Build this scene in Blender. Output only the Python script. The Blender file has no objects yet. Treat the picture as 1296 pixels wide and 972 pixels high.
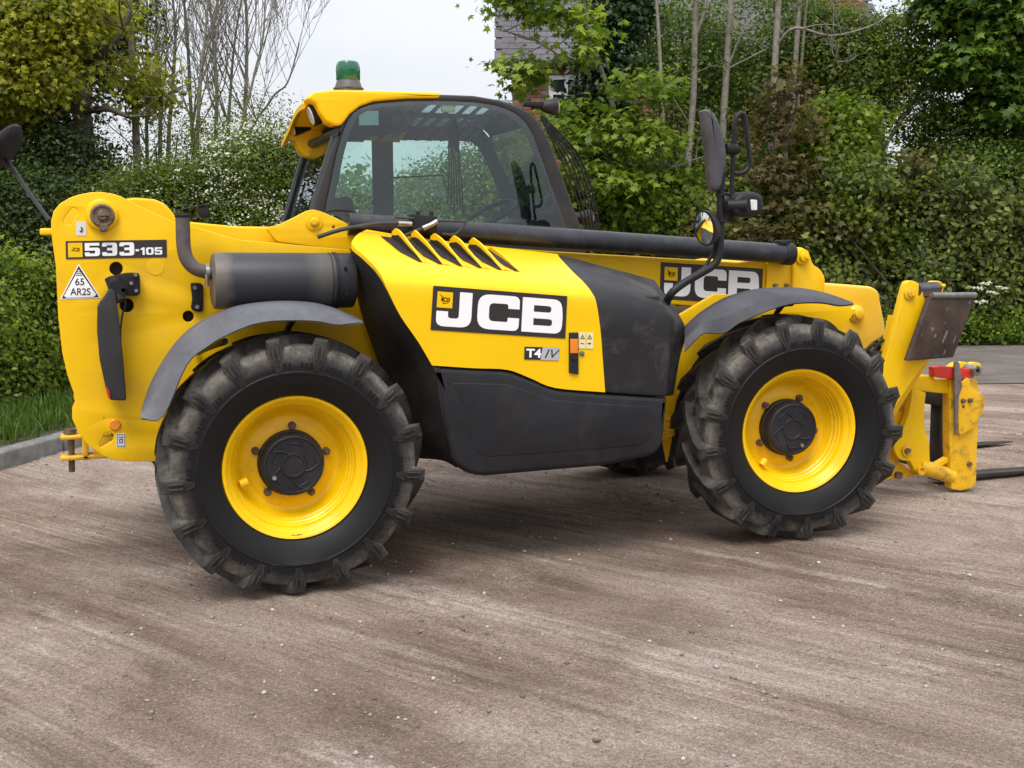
import bpy, bmesh, math, random
import numpy as np
from mathutils import Matrix, Vector
random.seed(7); rng = np.random.default_rng(7)
S = bpy.context.scene
COL = S.collection
rad = math.radians
# ------------------------------------------------------------------ camera
PW, PH, FPX = 1296, 972, 1499.0
CAM = np.array([-.882, -6.592, 1.648]); YAW, PITCH, ROLL = .3435, -.1209, -.0095
_F = np.array([math.sin(YAW)*math.cos(PITCH), math.cos(YAW)*math.cos(PITCH), math.sin(PITCH)])
_R = np.array([math.cos(YAW), -math.sin(YAW), 0.]); _U = np.cross(_R, _F)
_R, _U = _R*math.cos(ROLL)+_U*math.sin(ROLL), -_R*math.sin(ROLL)+_U*math.cos(ROLL)
CM = np.array([_R, _U, _F])
cd = bpy.data.cameras.new('camera'); cam = bpy.data.objects.new('camera', cd); COL.objects.link(cam); S.camera = cam
cd.sensor_width = 36; cd.lens = 36*FPX/PW; cd.clip_end = 500; cd.clip_start = .05
m = Matrix(((_R[0], _U[0], -_F[0], CAM[0]), (_R[1], _U[1], -_F[1], CAM[1]), (_R[2], _U[2], -_F[2], CAM[2]), (0, 0, 0, 1)))
cam.matrix_world = m
# ------------------------------------------------------------------ light
SUN_EL, SUN_AZ = 60, 212      # azimuth of the sun, degrees from +Y towards +X
w = bpy.data.worlds.new('World'); S.world = w; w.use_nodes = True
nt = w.node_tree; nt.nodes.clear()
out = nt.nodes.new('ShaderNodeOutputWorld'); bg = nt.nodes.new('ShaderNodeBackground')
sky = nt.nodes.new('ShaderNodeTexSky'); sky.sky_type = 'NISHITA'; sky.sun_disc = False
sky.sun_elevation = rad(SUN_EL); sky.sun_rotation = rad(SUN_AZ); sky.dust_density = 3; sky.ozone_density = 1
tc = nt.nodes.new('ShaderNodeTexCoord'); mp = nt.nodes.new('ShaderNodeMapping'); mp.inputs['Scale'].default_value = (1, 1, 2.2)
nz = nt.nodes.new('ShaderNodeTexNoise'); nz.inputs['Scale'].default_value = 2.6; nz.inputs['Detail'].default_value = 6; nz.inputs['Roughness'].default_value = .55
cr = nt.nodes.new('ShaderNodeValToRGB')
cr.color_ramp.elements[0].position = .3; cr.color_ramp.elements[0].color = (5.05, 5.2, 5.55, 1)
cr.color_ramp.elements[1].position = .7; cr.color_ramp.elements[1].color = (6.0, 6.05, 6.2, 1)
mx = nt.nodes.new('ShaderNodeMix'); mx.data_type = 'RGBA'; mx.inputs[0].default_value = .88
nt.links.new(tc.outputs['Generated'], mp.inputs[0]); nt.links.new(mp.outputs[0], nz.inputs['Vector'])
nt.links.new(nz.outputs[0], cr.inputs[0]); nt.links.new(sky.outputs[0], mx.inputs[6]); nt.links.new(cr.outputs[0], mx.inputs[7])
sz = nt.nodes.new('ShaderNodeSeparateXYZ'); nt.links.new(tc.outputs['Generated'], sz.inputs[0])      # an overcast sky brightens towards the zenith
ma = nt.nodes.new('ShaderNodeMath'); ma.operation = 'MULTIPLY_ADD'; ma.inputs[1].default_value = 1.0; ma.inputs[2].default_value = .86; ma.use_clamp = False; nt.links.new(sz.outputs[2], ma.inputs[0])
mc = nt.nodes.new('ShaderNodeMath'); mc.operation = 'MAXIMUM'; mc.inputs[1].default_value = .5; nt.links.new(ma.outputs[0], mc.inputs[0])
mm_ = nt.nodes.new('ShaderNodeVectorMath'); mm_.operation = 'SCALE'; nt.links.new(mx.outputs[2], mm_.inputs[0]); nt.links.new(mc.outputs[0], mm_.inputs['Scale']); nt.links.new(mm_.outputs[0], bg.inputs[0]); bg.inputs[1].default_value = .1
nt.links.new(bg.outputs[0], out.inputs[0])
sd = bpy.data.lights.new('sun', 'SUN'); sd.energy = 1.5; sd.angle = rad(28); sd.color = (1, .96, .9)
so = bpy.data.objects.new('sun', sd); COL.objects.link(so)
sv = Vector((math.sin(rad(SUN_AZ))*math.cos(rad(SUN_EL)), math.cos(rad(SUN_AZ))*math.cos(rad(SUN_EL)), math.sin(rad(SUN_EL))))
so.rotation_euler = sv.to_track_quat('Z', 'Y').to_euler(); so.location = (0, 0, 20)
S.view_settings.view_transform = 'Standard'; S.view_settings.look = 'None'; S.view_settings.exposure = 0.80; S.view_settings.gamma = 1

# ------------------------------------------------------------------ pixel helpers (photo 1296x972)
def bp(px, py, axis, val):
    d = np.array([(px-PW/2)/FPX, -(py-PH/2)/FPX, 1.]) @ CM
    return CAM+(val-CAM[axis])/d[axis]*d
def bx(px, py, y): return bp(px, py, 1, y)
def gr(px, depth, z=0.):            # a ground point at a photo column and distance
    fh = np.array([math.sin(YAW), math.cos(YAW), 0]); rh = np.array([math.cos(YAW), -math.sin(YAW), 0])
    p = CAM+depth*fh+(px-PW/2)/FPX*depth*rh; p[2] = z; return p
def zat(py, depth): return CAM[2]+depth*(304-py)/FPX
def pm(y, px=600, py=400): return FPX/((CM @ (bx(px, py, y)-CAM))[2])

# ------------------------------------------------------------------ materials
def nd(t, k, **kw):
    n = t.nodes.new(k)
    for a, v in kw.items(): setattr(n, a, v)
    return n
def newmat(name):
    m = bpy.data.materials.new(name); m.use_nodes = True; t = m.node_tree
    return m, t, t.nodes['Principled BSDF']
def ramp(t, stops):
    r = nd(t, 'ShaderNodeValToRGB'); e = r.color_ramp.elements
    while len(e) < len(stops): e.new(.5)
    for i, (p, c) in enumerate(stops): e[i].position = p; e[i].color = (*c, 1) if len(c) == 3 else c
    return r
def noise(t, scale, detail=4, rough=.55, coord=None, dist=0):
    n = nd(t, 'ShaderNodeTexNoise'); n.inputs['Scale'].default_value = scale; n.inputs['Detail'].default_value = detail
    n.inputs['Roughness'].default_value = rough; n.inputs['Distortion'].default_value = dist
    if coord is not None: t.links.new(coord, n.inputs['Vector'])
    return n
def objcoord(t, scale=(1, 1, 1), rot=(0, 0, 0)):
    g = nd(t, 'ShaderNodeNewGeometry'); mp = nd(t, 'ShaderNodeMapping'); mp.inputs['Scale'].default_value = scale; mp.inputs['Rotation'].default_value = rot
    t.links.new(g.outputs['Position'], mp.inputs[0]); return mp.outputs[0]
def mixc(t, fac, a, b, mode='MIX'):
    n = nd(t, 'ShaderNodeMix', data_type='RGBA', blend_type=mode)
    for i, v in ((0, fac), (6, a), (7, b)):
        if isinstance(v, (int, float)): n.inputs[i].default_value = v
        elif isinstance(v, tuple): n.inputs[i].default_value = (*v, 1)
        else: t.links.new(v, n.inputs[i])
    return n.outputs[2]
def bump(t, P, h, strength=.3, dist=.01):
    b = nd(t, 'ShaderNodeBump'); b.inputs['Strength'].default_value = strength; b.inputs['Distance'].default_value = dist
    t.links.new(h, b.inputs['Height']); t.links.new(b.outputs[0], P.inputs['Normal'])
def surf(name, c1, c2=None, scale=8, rough=.5, metal=0, dirt=None, dirtamt=.5, dscale=5, bmp=0, bscale=60, coat=0, lo=.35, hi=.65, rvar=.12, spec=.5):
    m, t, P = newmat(name); co = objcoord(t)
    c2 = c2 or tuple(x*.85 for x in c1)
    n = noise(t, scale, 5, .6, co); r = ramp(t, [(lo, c1), (hi, c2)]); t.links.new(n.outputs[0], r.inputs[0]); c = r.outputs[0]
    if dirt:
        n2 = noise(t, dscale, 8, .68, co, .4); r2 = ramp(t, [(.5, (0, 0, 0)), (.75, (dirtamt,)*3)]); t.links.new(n2.outputs[0], r2.inputs[0])
        c = mixc(t, r2.outputs[0], c, dirt)
    t.links.new(c, P.inputs['Base Color'])
    mr = nd(t, 'ShaderNodeMapRange'); mr.inputs['To Min'].default_value = max(0, rough-rvar); mr.inputs['To Max'].default_value = min(1, rough+rvar)
    n3 = noise(t, scale*2.3, 5, .6, co); t.links.new(n3.outputs[0], mr.inputs[0]); t.links.new(mr.outputs[0], P.inputs['Roughness'])
    P.inputs['Metallic'].default_value = metal; P.inputs['Coat Weight'].default_value = coat; P.inputs['Coat Roughness'].default_value = .12
    P.inputs['Specular IOR Level'].default_value = spec
    if bmp: n4 = noise(t, bscale, 4, .6, co); bump(t, P, n4.outputs[0], bmp, .004)
    return m
YEL = surf('yellow_paint', (.86, .52, .002), (.81, .48, .002), 3, .40, dirt=(.50, .30, .06), dirtamt=.42, dscale=2.6, coat=.0, rvar=.08, spec=.28)
YWORN = surf('worn_yellow_paint', (.82, .47, .008), (.74, .41, .008), 6, .42, dirt=(.12, .07, .04), dirtamt=.85, dscale=14, rvar=.1)
YCAP = surf('yellow_plastic', (.87, .535, .002), (.83, .50, .002), 3, .36, coat=.04, rvar=.06, spec=.3)
YPALE = surf('pale_yellow_paint', (.86, .53, .03), (.82, .48, .02), 4, .3, dirt=(.6, .42, .12), dirtamt=.4, dscale=3, coat=.3)  # slightly paler yellow with pale blotches
YRIM = surf('rim_yellow_paint', (.88, .54, .002), (.84, .50, .002), 5, .33, dirt=(.45, .24, .02), dirtamt=.4, dscale=9, coat=.05, rvar=.06, spec=.35)
PLA = surf('black_plastic', (.010, .010, .0125), (.017, .017, .021), 2.5, .50, dirt=(.075, .068, .065), dirtamt=.3, spec=.3, dscale=3, bmp=.25, bscale=240)
PLAD = surf('dusty_black_plastic', (.012, .012, .014), (.026, .023, .021), 2.0, .52, spec=.3, dirt=(.12, .085, .06), dirtamt=.45, dscale=2.5, bmp=.25, bscale=200)
GUARD = surf('weathered_grey_rubber', (.085, .088, .102), (.125, .128, .146), 5, .6, spec=.3, dirt=(.06, .06, .065), dirtamt=.6, dscale=9, bmp=.3, bscale=90)
BLK = surf('black_metal', (.010, .010, .012), (.016, .016, .018), 6, .45, spec=.25, dirt=(.06, .05, .045), dirtamt=.25)
TUBE = surf('boom_tube_black', (.017, .018, .024), (.028, .030, .038), 4, .38, spec=.4, dirt=(.10, .09, .09), dirtamt=.4, dscale=11)
CHAS = surf('dark_underbody', (.012, .011, .010), (.03, .024, .018), 5, .8)
STEEL = surf('grey_steel', (.32, .31, .30), (.20, .19, .18), 20, .4, .8, dirt=(.09, .06, .04), dirtamt=.6)
RUST = surf('rusty_steel', (.11, .065, .042), (.20, .15, .11), 28, .7, .3, dirt=(.035, .025, .02), dirtamt=.9, dscale=18, bmp=.5, bscale=120)
RED = surf('red_paint', (.62, .03, .02), (.50, .03, .02), 12, .4, dirt=(.14, .05, .03), dirtamt=.7, dscale=20)
AMBER = surf('amber_plastic', (.85, .26, .01), (.8, .22, .01), 5, .25, coat=.5)
WHITE = surf('white_print', (.85, .85, .87), (.83, .83, .85), 5, .45)
STK = surf('sticker_white', (.68, .69, .70), (.62, .63, .64), 30, .5)
PALEY = surf('sticker_pale', (.80, .70, .36), (.78, .68, .34), 30, .5)
SCUFF = surf('scuffed_cover_black', (.0105, .0105, .0125), (.017, .016, .018), 2.0, .5, spec=.35, dirt=(.10, .095, .09), dirtamt=.75, dscale=3.4, bmp=.2, bscale=200)
BLKP = surf('black_print', (.022, .018, .018), (.026, .022, .022), 5, .42)
LGREY = surf('silver_print', (.42, .44, .48), (.40, .42, .46), 5, .4)
HOLE_SHADE = surf('recess_shade', (.012, .008, .006), (.02, .014, .01), 9, .9)  # near-black standing in for the shade inside holes and slots
SEATM = surf('seat_fabric', (.05, .052, .056), (.035, .036, .04), 30, .8)
CORK = surf('interior_grey', (.07, .072, .078), (.055, .056, .062), 10, .7)
LENS = surf('clear_lens', (.75, .77, .78), (.6, .62, .64), 40, .15, coat=.6)
BRASS = surf('hose_fitting', (.55, .53, .48), (.4, .38, .33), 30, .3, .9)
HOSE = surf('rubber_hose', (.02, .02, .022), (.035, .035, .036), 20, .55)
PAVE = surf('pale_blue_card', (.52, .70, .70), (.48, .66, .66), 20, .6)
GLOW = surf('cream_lens', (.85, .80, .60), (.8, .75, .55), 20, .4)
SIL = None
def silencer_mat():
    m, t, P = newmat('silencer_metal')
    g = nd(t, 'ShaderNodeNewGeometry'); sx = nd(t, 'ShaderNodeSeparateXYZ'); t.links.new(g.outputs['Position'], sx.inputs[0])
    mr = nd(t, 'ShaderNodeMapRange'); mr.inputs['From Min'].default_value = -.33; mr.inputs['From Max'].default_value = .42
    n = noise(t, 12, 6, .6, g.outputs['Position']); ad = nd(t, 'ShaderNodeMath', operation='MULTIPLY_ADD'); ad.inputs[1].default_value = .08
    t.links.new(n.outputs[0], ad.inputs[0]); t.links.new(sx.outputs[0], ad.inputs[2]); t.links.new(ad.outputs[0], mr.inputs[0])
    r = ramp(t, [(.06, (.13, .105, .085)), (.15, (.095, .083, .072)), (.21, (.020, .022, .029)), (.66, (.017, .019, .026)), (.76, (.065, .062, .057)), (.84, (.058, .055, .05)), (.88, (.014, .015, .02))])
    t.links.new(mr.outputs[0], r.inputs[0]); t.links.new(r.outputs[0], P.inputs['Base Color']); P.inputs['Roughness'].default_value = .5; P.inputs['Metallic'].default_value = .0
    n2 = noise(t, 40, 5, .6, g.outputs['Position']); bump(t, P, n2.outputs[0], .15, .004)
    return m
SIL = silencer_mat()
def tyre_mat():
    m, t, P = newmat('tyre_rubber'); co = objcoord(t)
    a = nd(t, 'ShaderNodeAttribute', attribute_name='dust')
    n = noise(t, 7, 8, .7, co, .3); r = ramp(t, [(.34, (.12,)*3), (.58, (1, 1, 1))]); t.links.new(n.outputs[0], r.inputs[0])
    mu = nd(t, 'ShaderNodeMath', operation='MULTIPLY'); t.links.new(a.outputs['Fac'], mu.inputs[0]); t.links.new(r.outputs[0], mu.inputs[1])
    n2 = noise(t, 40, 6, .7, co); r2 = ramp(t, [(.3, (.075, .068, .060)), (.7, (.20, .18, .155))]); t.links.new(n2.outputs[0], r2.inputs[0])
    c = mixc(t, mu.outputs[0], (.006, .006, .0068), r2.outputs[0]); t.links.new(c, P.inputs['Base Color'])
    rr = nd(t, 'ShaderNodeMapRange'); P.inputs['Specular IOR Level'].default_value = .28; rr.inputs['To Min'].default_value = .48; rr.inputs['To Max'].default_value = .85
    t.links.new(mu.outputs[0], rr.inputs[0]); t.links.new(rr.outputs[0], P.inputs['Roughness'])
    n3 = noise(t, 150, 5, .7, co); bump(t, P, n3.outputs[0], .35, .004)
    return m
TYRE = tyre_mat()
def glass_mat(name, tint=(.86, .95, .93), extra=.015):
    m = bpy.data.materials.new(name); m.use_nodes = True; t = m.node_tree; t.nodes.clear()
    o = nd(t, 'ShaderNodeOutputMaterial'); tr = nd(t, 'ShaderNodeBsdfTransparent'); tr.inputs[0].default_value = (*tint, 1)
    gl = nd(t, 'ShaderNodeBsdfGlossy'); gl.inputs['Roughness'].default_value = .0; gl.inputs[0].default_value = (.92, .97, 1, 1)
    fr = nd(t, 'ShaderNodeFresnel'); fr.inputs[0].default_value = 1.6
    ad = nd(t, 'ShaderNodeMath', operation='ADD'); ad.inputs[1].default_value = extra; t.links.new(fr.outputs[0], ad.inputs[0])
    mx = nd(t, 'ShaderNodeMixShader'); t.links.new(ad.outputs[0], mx.inputs[0]); t.links.new(tr.outputs[0], mx.inputs[1]); t.links.new(gl.outputs[0], mx.inputs[2])
    t.links.new(mx.outputs[0], o.inputs[0]); return m
GLASS = glass_mat('cab_glass')
MIRROR, _t, _P = newmat('mirror_glass'); _P.inputs['Base Color'].default_value = (.8, .84, .86, 1); _P.inputs['Metallic'].default_value = 1; _P.inputs['Roughness'].default_value = .04
GREEN, _t, _P = newmat('green_beacon_lens'); _P.inputs['Base Color'].default_value = (.006, .14, .075, 1); _P.inputs['Roughness'].default_value = .12
_P.inputs['Transmission Weight'].default_value = .25; _P.inputs['Coat Weight'].default_value = .5
REDL = surf('red_lens', (.5, .01, .01), (.45, .01, .01), 5, .2, coat=.5)

# ------------------------------------------------------------------ object helpers
WM = {}
def top(name, loc, label, cat, group=None, kind=None):
    o = bpy.data.objects.new(name, None); COL.objects.link(o); o.location = Vector(loc); o.empty_display_size = .2
    WM[o.name] = Matrix.Translation(Vector(loc))
    return tag(o, label, cat, group, kind)
def tag(o, label=None, cat=None, group=None, kind=None):
    if label: o['label'] = label
    if cat: o['category'] = cat
    if group: o['group'] = group
    if kind: o['kind'] = kind
    return o
def link(name, me, mat=None, parent=None, M=None, kind=None):
    o = bpy.data.objects.new(name, me); COL.objects.link(o); M = M or Matrix.Identity(4)
    if mat is not None and me is not None and not me.materials: me.materials.append(mat)
    if parent is not None:
        o.parent = parent; o.matrix_parent_inverse = WM[parent.name].inverted()
    o.matrix_basis = M; WM[o.name] = M.copy()
    if kind: o['kind'] = kind
    return o
class MB:
    def __init__(s): s.v = []; s.f = []; s.n = 0
    def add(s, v, f):
        v = np.asarray(v, float).reshape(-1, 3); s.v.append(v); n = s.n; s.f += [tuple(int(i)+n for i in q) for q in f]; s.n += len(v); return s
    def box(s, c, d, M=None):
        c = np.array(c, float); d = np.array(d, float)/2
        v = np.array([[x, y, z] for x in (-1, 1) for y in (-1, 1) for z in (-1, 1)], float)*d
        if M is not None: v = v @ np.array(M.to_3x3()).T
        return s.add(v+c, [(0, 1, 3, 2), (4, 6, 7, 5), (0, 4, 5, 1), (2, 3, 7, 6), (0, 2, 6, 4), (1, 5, 7, 3)])
    def hexa(s, a, b):              # two quads
        return s.add(list(a)+list(b), [(0, 3, 2, 1), (4, 5, 6, 7)]+[(i, (i+1) % 4, (i+1) % 4+4, i+4) for i in range(4)])
    def tube(s, pts, r, n=10, caps=True):
        pts = np.array(pts, float); k = len(pts); r = np.broadcast_to(np.array(r, float), (k,))
        t = np.gradient(pts, axis=0); t /= np.linalg.norm(t, axis=1)[:, None]+1e-12
        a = np.array([0, 0, 1.]) if abs(t[0][2]) < .9 else np.array([1., 0, 0])
        u = np.cross(t[0], a); u /= np.linalg.norm(u); V = []
        ang = np.arange(n)*2*math.pi/n
        for i in range(k):
            u = u-t[i]*np.dot(u, t[i]); u /= np.linalg.norm(u)+1e-12; w_ = np.cross(t[i], u)
            V.append(pts[i]+r[i]*(np.cos(ang)[:, None]*u+np.sin(ang)[:, None]*w_))
        F = [(i*n+j, i*n+(j+1) % n, (i+1)*n+(j+1) % n, (i+1)*n+j) for i in range(k-1) for j in range(n)]
        if caps: F += [tuple(range(n))[::-1], tuple((k-1)*n+j for j in range(n))]
        return s.add(np.concatenate(V), F)
    def cyl(s, p0, p1, r0, r1=None, n=20):
        return s.tube([p0, p1], [r0, r0 if r1 is None else r1], n)
    def rev(s, prof, c, n=40, st=0):       # profile (y, r) turned round the Y axis through c; st = steering angle
        c = np.array(c, float); V = []; cs, sn = math.cos(st), math.sin(st)
        for (y, r) in prof:
            a = np.arange(n)*2*math.pi/n
            V.append(np.stack([r*np.cos(a), np.full(n, y), r*np.sin(a)], 1))
        V = np.concatenate(V); k = len(prof)
        F = [(i*n+j, (i+1)*n+j, (i+1)*n+(j+1) % n, i*n+(j+1) % n) for i in range(k-1) for j in range(n)]
        V = np.stack([V[:, 0]*cs-V[:, 1]*sn, V[:, 0]*sn+V[:, 1]*cs, V[:, 2]], 1)+c
        return s.add(V, F)
    def mesh(s, name, smooth=True, auto=40):
        me = bpy.data.meshes.new(name); me.from_pydata(np.concatenate(s.v).tolist(), [], s.f)
        fin(me, smooth, auto); return me
def fin(me, smooth=True, auto=40):
    bm = bmesh.new(); bm.from_mesh(me); bmesh.ops.recalc_face_normals(bm, faces=bm.faces)
    for f in bm.faces: f.smooth = smooth
    if smooth and auto is not None:
        for e in bm.edges:
            if len(e.link_faces) == 2 and e.calc_face_angle(0) > rad(auto): e.smooth = False
    bm.to_mesh(me); bm.free(); me.update()
def obj(name, mb, mat, parent=None, bev=0, seg=2, smooth=True, auto=40, kind=None):
    me = mb.mesh(name, smooth, auto) if isinstance(mb, MB) else mb
    if bev: bevel(me, bev, seg)
    return link(name, me, mat, parent, kind=kind)
def bevel(me, wd, seg=2, ang=30):
    bm = bmesh.new(); bm.from_mesh(me); bmesh.ops.remove_doubles(bm, verts=bm.verts, dist=1e-5)
    es = [e for e in bm.edges if len(e.link_faces) == 2 and e.calc_face_angle(0) > rad(ang)]
    if es: bmesh.ops.bevel(bm, geom=es, offset=wd, segments=seg, profile=.5, affect='EDGES', clamp_overlap=True)
    for f in bm.faces: f.smooth = True
    for e in bm.edges: e.smooth = not (len(e.link_faces) == 2 and e.calc_face_angle(0) > rad(50))
    bm.to_mesh(me); bm.free()
def rnd(pts, r=0, n=5):
    """fillet the corners of a 2-D polygon; a point may carry its own radius"""
    P = [np.array(p[:2], float) for p in pts]; R = [p[2] if len(p) > 2 else r for p in pts]; o = []
    for i, p in enumerate(P):
        a, b = P[i-1], P[(i+1) % len(P)]; la, lb = np.linalg.norm(a-p), np.linalg.norm(b-p); rr = min(R[i], la*.48, lb*.48)
        if rr < 1e-6: o.append(p); continue
        p0 = p+(a-p)/la*rr; p1 = p+(b-p)/lb*rr
        for k in range(n+1):
            t = k/n; o.append((1-t)**2*p0+2*t*(1-t)*p+t*t*p1)
    return o
def fill2d(outs, ext=0, bev=0, seg=2):
    cu = bpy.data.curves.new('c', 'CURVE'); cu.dimensions = '2D'; cu.fill_mode = 'BOTH'; cu.extrude = ext; cu.bevel_depth = bev; cu.bevel_resolution = seg; cu.offset = -bev
    for o in outs:
        s = cu.splines.new('POLY'); s.points.add(len(o)-1); s.use_cyclic_u = True
        for q, p in zip(s.points, o): q.co = (p[0], p[1], 0, 1)
    ob = bpy.data.objects.new('c', cu); COL.objects.link(ob)
    me = bpy.data.meshes.new_from_object(ob.evaluated_get(bpy.context.evaluated_depsgraph_get()))
    bpy.data.objects.remove(ob); bpy.data.curves.remove(cu); me.materials.clear(); return me
def plate(name, outs, y0, th, mat, parent, bev=.004, px=True, r=0, seg=2, smooth_ang=35):
    """a plate parallel to the XZ plane: near face at y0, thickness th; outs = outline then holes, in photo pixels on that plane"""
    O = []
    for o in outs:
        o = rnd(o, r) if not isinstance(o, np.ndarray) else o
        O.append([tuple(bx(p[0], p[1], y0)[[0, 2]]) for p in o] if px else [tuple(p) for p in o])
    b = min(bev, th*.49); me = fill2d(O, max(th/2-b, 1e-4), b, seg)
    n = len(me.vertices); co = np.empty(n*3); me.vertices.foreach_get('co', co); co = co.reshape(-1, 3)
    co = np.stack([co[:, 0], y0+th/2-co[:, 2], co[:, 1]], 1); me.vertices.foreach_set('co', co.ravel())
    bm = bmesh.new(); bm.from_mesh(me); bmesh.ops.remove_doubles(bm, verts=bm.verts, dist=1e-5); bm.to_mesh(me); bm.free()
    fin(me, True, smooth_ang); return link(name, me, mat, parent)
def circ(cx, cy, r, n=20, ry=None):
    return np.array([[cx+r*math.cos(a), cy+(ry or r)*math.sin(a)] for a in np.arange(n)*2*math.pi/n])
def cat(P, n):
    """Catmull-Rom through the rows of P"""
    P = np.array(P, float); k = len(P); Q = np.vstack([2*P[0]-P[1], P, 2*P[-1]-P[-2]]); o = []
    for i in range(k-1):
        a, b, c, d = Q[i:i+4]
        for t in np.arange(n)/n: o.append(.5*((2*b)+(c-a)*t+(2*a-5*b+4*c-d)*t*t+(3*b-a-3*c+d)*t**3))
    o.append(P[-1]); return np.array(o)
def loft(name, rows, mat, parent, nu=4, nv=3, thick=.012, px=True, smooth=True, auto=None, kind=None):
    G = [[bx(p[0], p[1], p[2]) if px else np.array(p, float) for p in r] for r in rows]
    A = np.array(G)
    if nu > 1: A = np.array([cat(r, nu) for r in A])
    if nv > 1: A = np.stack([cat(A[:, j], nv) for j in range(A.shape[1])], 1)
    h, w_ = A.shape[:2]; mb = MB()
    mb.add(A.reshape(-1, 3), [(i*w_+j, i*w_+j+1, (i+1)*w_+j+1, (i+1)*w_+j) for i in range(h-1) for j in range(w_-1)])
    me = mb.mesh(name, smooth, auto); o = link(name, me, mat, parent)
    if thick:
        # give the sheet its thickness away from the camera side
        bm = bmesh.new(); bm.from_mesh(me); n = sum((f.normal for f in bm.faces), Vector())
        if n.y > 0: bmesh.ops.reverse_faces(bm, faces=bm.faces)
        bm.normal_update(); g = bmesh.ops.solidify(bm, geom=bm.faces[:], thickness=thick)
        for f in bm.faces: f.smooth = smooth
        for e in bm.edges: e.smooth = not (len(e.link_faces) == 2 and e.calc_face_angle(0) > rad(auto or 50))
        bm.to_mesh(me); bm.free()
    return o, A
# value noise in numpy
def vn(x, y, seed=0):
    def h(i, j):
        k = (i.astype(np.int64)*374761393+j.astype(np.int64)*668265263+seed*982451653) & 0x7fffffff
        k = ((k ^ (k >> 13))*1274126177) & 0x7fffffff; return ((k ^ (k >> 16)) & 0xffff)/65535.
    i = np.floor(x); j = np.floor(y); u = x-i; v = y-j; u = u*u*(3-2*u); v = v*v*(3-2*v)
    return (h(i, j)*(1-u)+h(i+1, j)*u)*(1-v)+(h(i, j+1)*(1-u)+h(i+1, j+1)*u)*v
def rawmesh(name, V, F, tint=None, smooth=False, attr='tint'):
    me = bpy.data.meshes.new(name); k = F.shape[1]
    me.vertices.add(len(V)); me.vertices.foreach_set('co', np.ascontiguousarray(V, dtype=np.float32).ravel())
    me.loops.add(F.size); me.loops.foreach_set('vertex_index', np.ascontiguousarray(F, dtype=np.int32).ravel())
    me.polygons.add(len(F)); me.polygons.foreach_set('loop_start', np.arange(len(F), dtype=np.int32)*k)
    if smooth: me.polygons.foreach_set('use_smooth', np.ones(len(F), bool))
    me.update(calc_edges=True)
    if tint is not None:
        a = me.attributes.new(attr, 'FLOAT', 'POINT'); a.data.foreach_set('value', np.asarray(tint, dtype=np.float32))
    return me

# ================================================================== GROUND, ROAD, KERB
SD = np.array([.52, -.854])        # the scrape marks run this way across the yard
def ground_h(x, y):
    u = x*SD[0]+y*SD[1]; v = -x*SD[1]+y*SD[0]
    br = np.clip((vn(x*.9+7, y*.9, 11)-.35)*2.2, 0, 1); h = ((vn(v*7, u*.4, 1)-.5)*.006+(vn(v*24, u*1.1, 2)-.5)*.0035)*br+(vn(x*1.1, y*1.1, 3)-.5)*.02
    c = np.clip(vn(x*1.7, y*1.7, 4)+.3*vn(x*6, y*6, 5)-.80, 0, 1)
    return h+c*(.02+.09*(vn(x*29, y*29, 6)-.4))+(vn(x*40, y*40, 8)-.5)*.006-.012
def axis_vals(a, b, st, lo, hi):
    mid = np.arange(a, b+st/2, st); L = []; R = []; s = st; x = a
    while x > lo: s *= 1.18; x -= s; L.append(x)
    s = st; x = mid[-1]
    while x < hi: s *= 1.18; x += s; R.append(x)
    return np.array(L[::-1]+list(mid)+R)
gx = axis_vals(-3.2, 6.6, .024, -150, 150); gy = axis_vals(-4.8, 3.2, .024, -120, 200)
X, Y = np.meshgrid(gx, gy); near = np.clip(1.6-np.maximum(np.abs(X-1.7)/6.5, np.abs(Y+.8)/5), 0, 1)
Z = ground_h(X, Y)*near
for wx, wy in ((0, -.98), (2.75, -.98), (0, .98), (2.75, .98)):     # tyres stand on flat patches
    d = np.sqrt(((X-wx)/.3)**2+((Y-wy)/.32)**2); k = np.clip(1.5-d, 0, 1); Z = Z*(1-k)-.004*k
V = np.stack([X, Y, Z], 2).reshape(-1, 3); nx, ny = len(gx), len(gy)
idx = (np.arange(ny-1)[:, None]*nx+np.arange(nx-1)[None]).ravel()
me = rawmesh('yard_ground', V, np.stack([idx, idx+1, idx+nx+1, idx+nx], 1), smooth=True)
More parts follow.
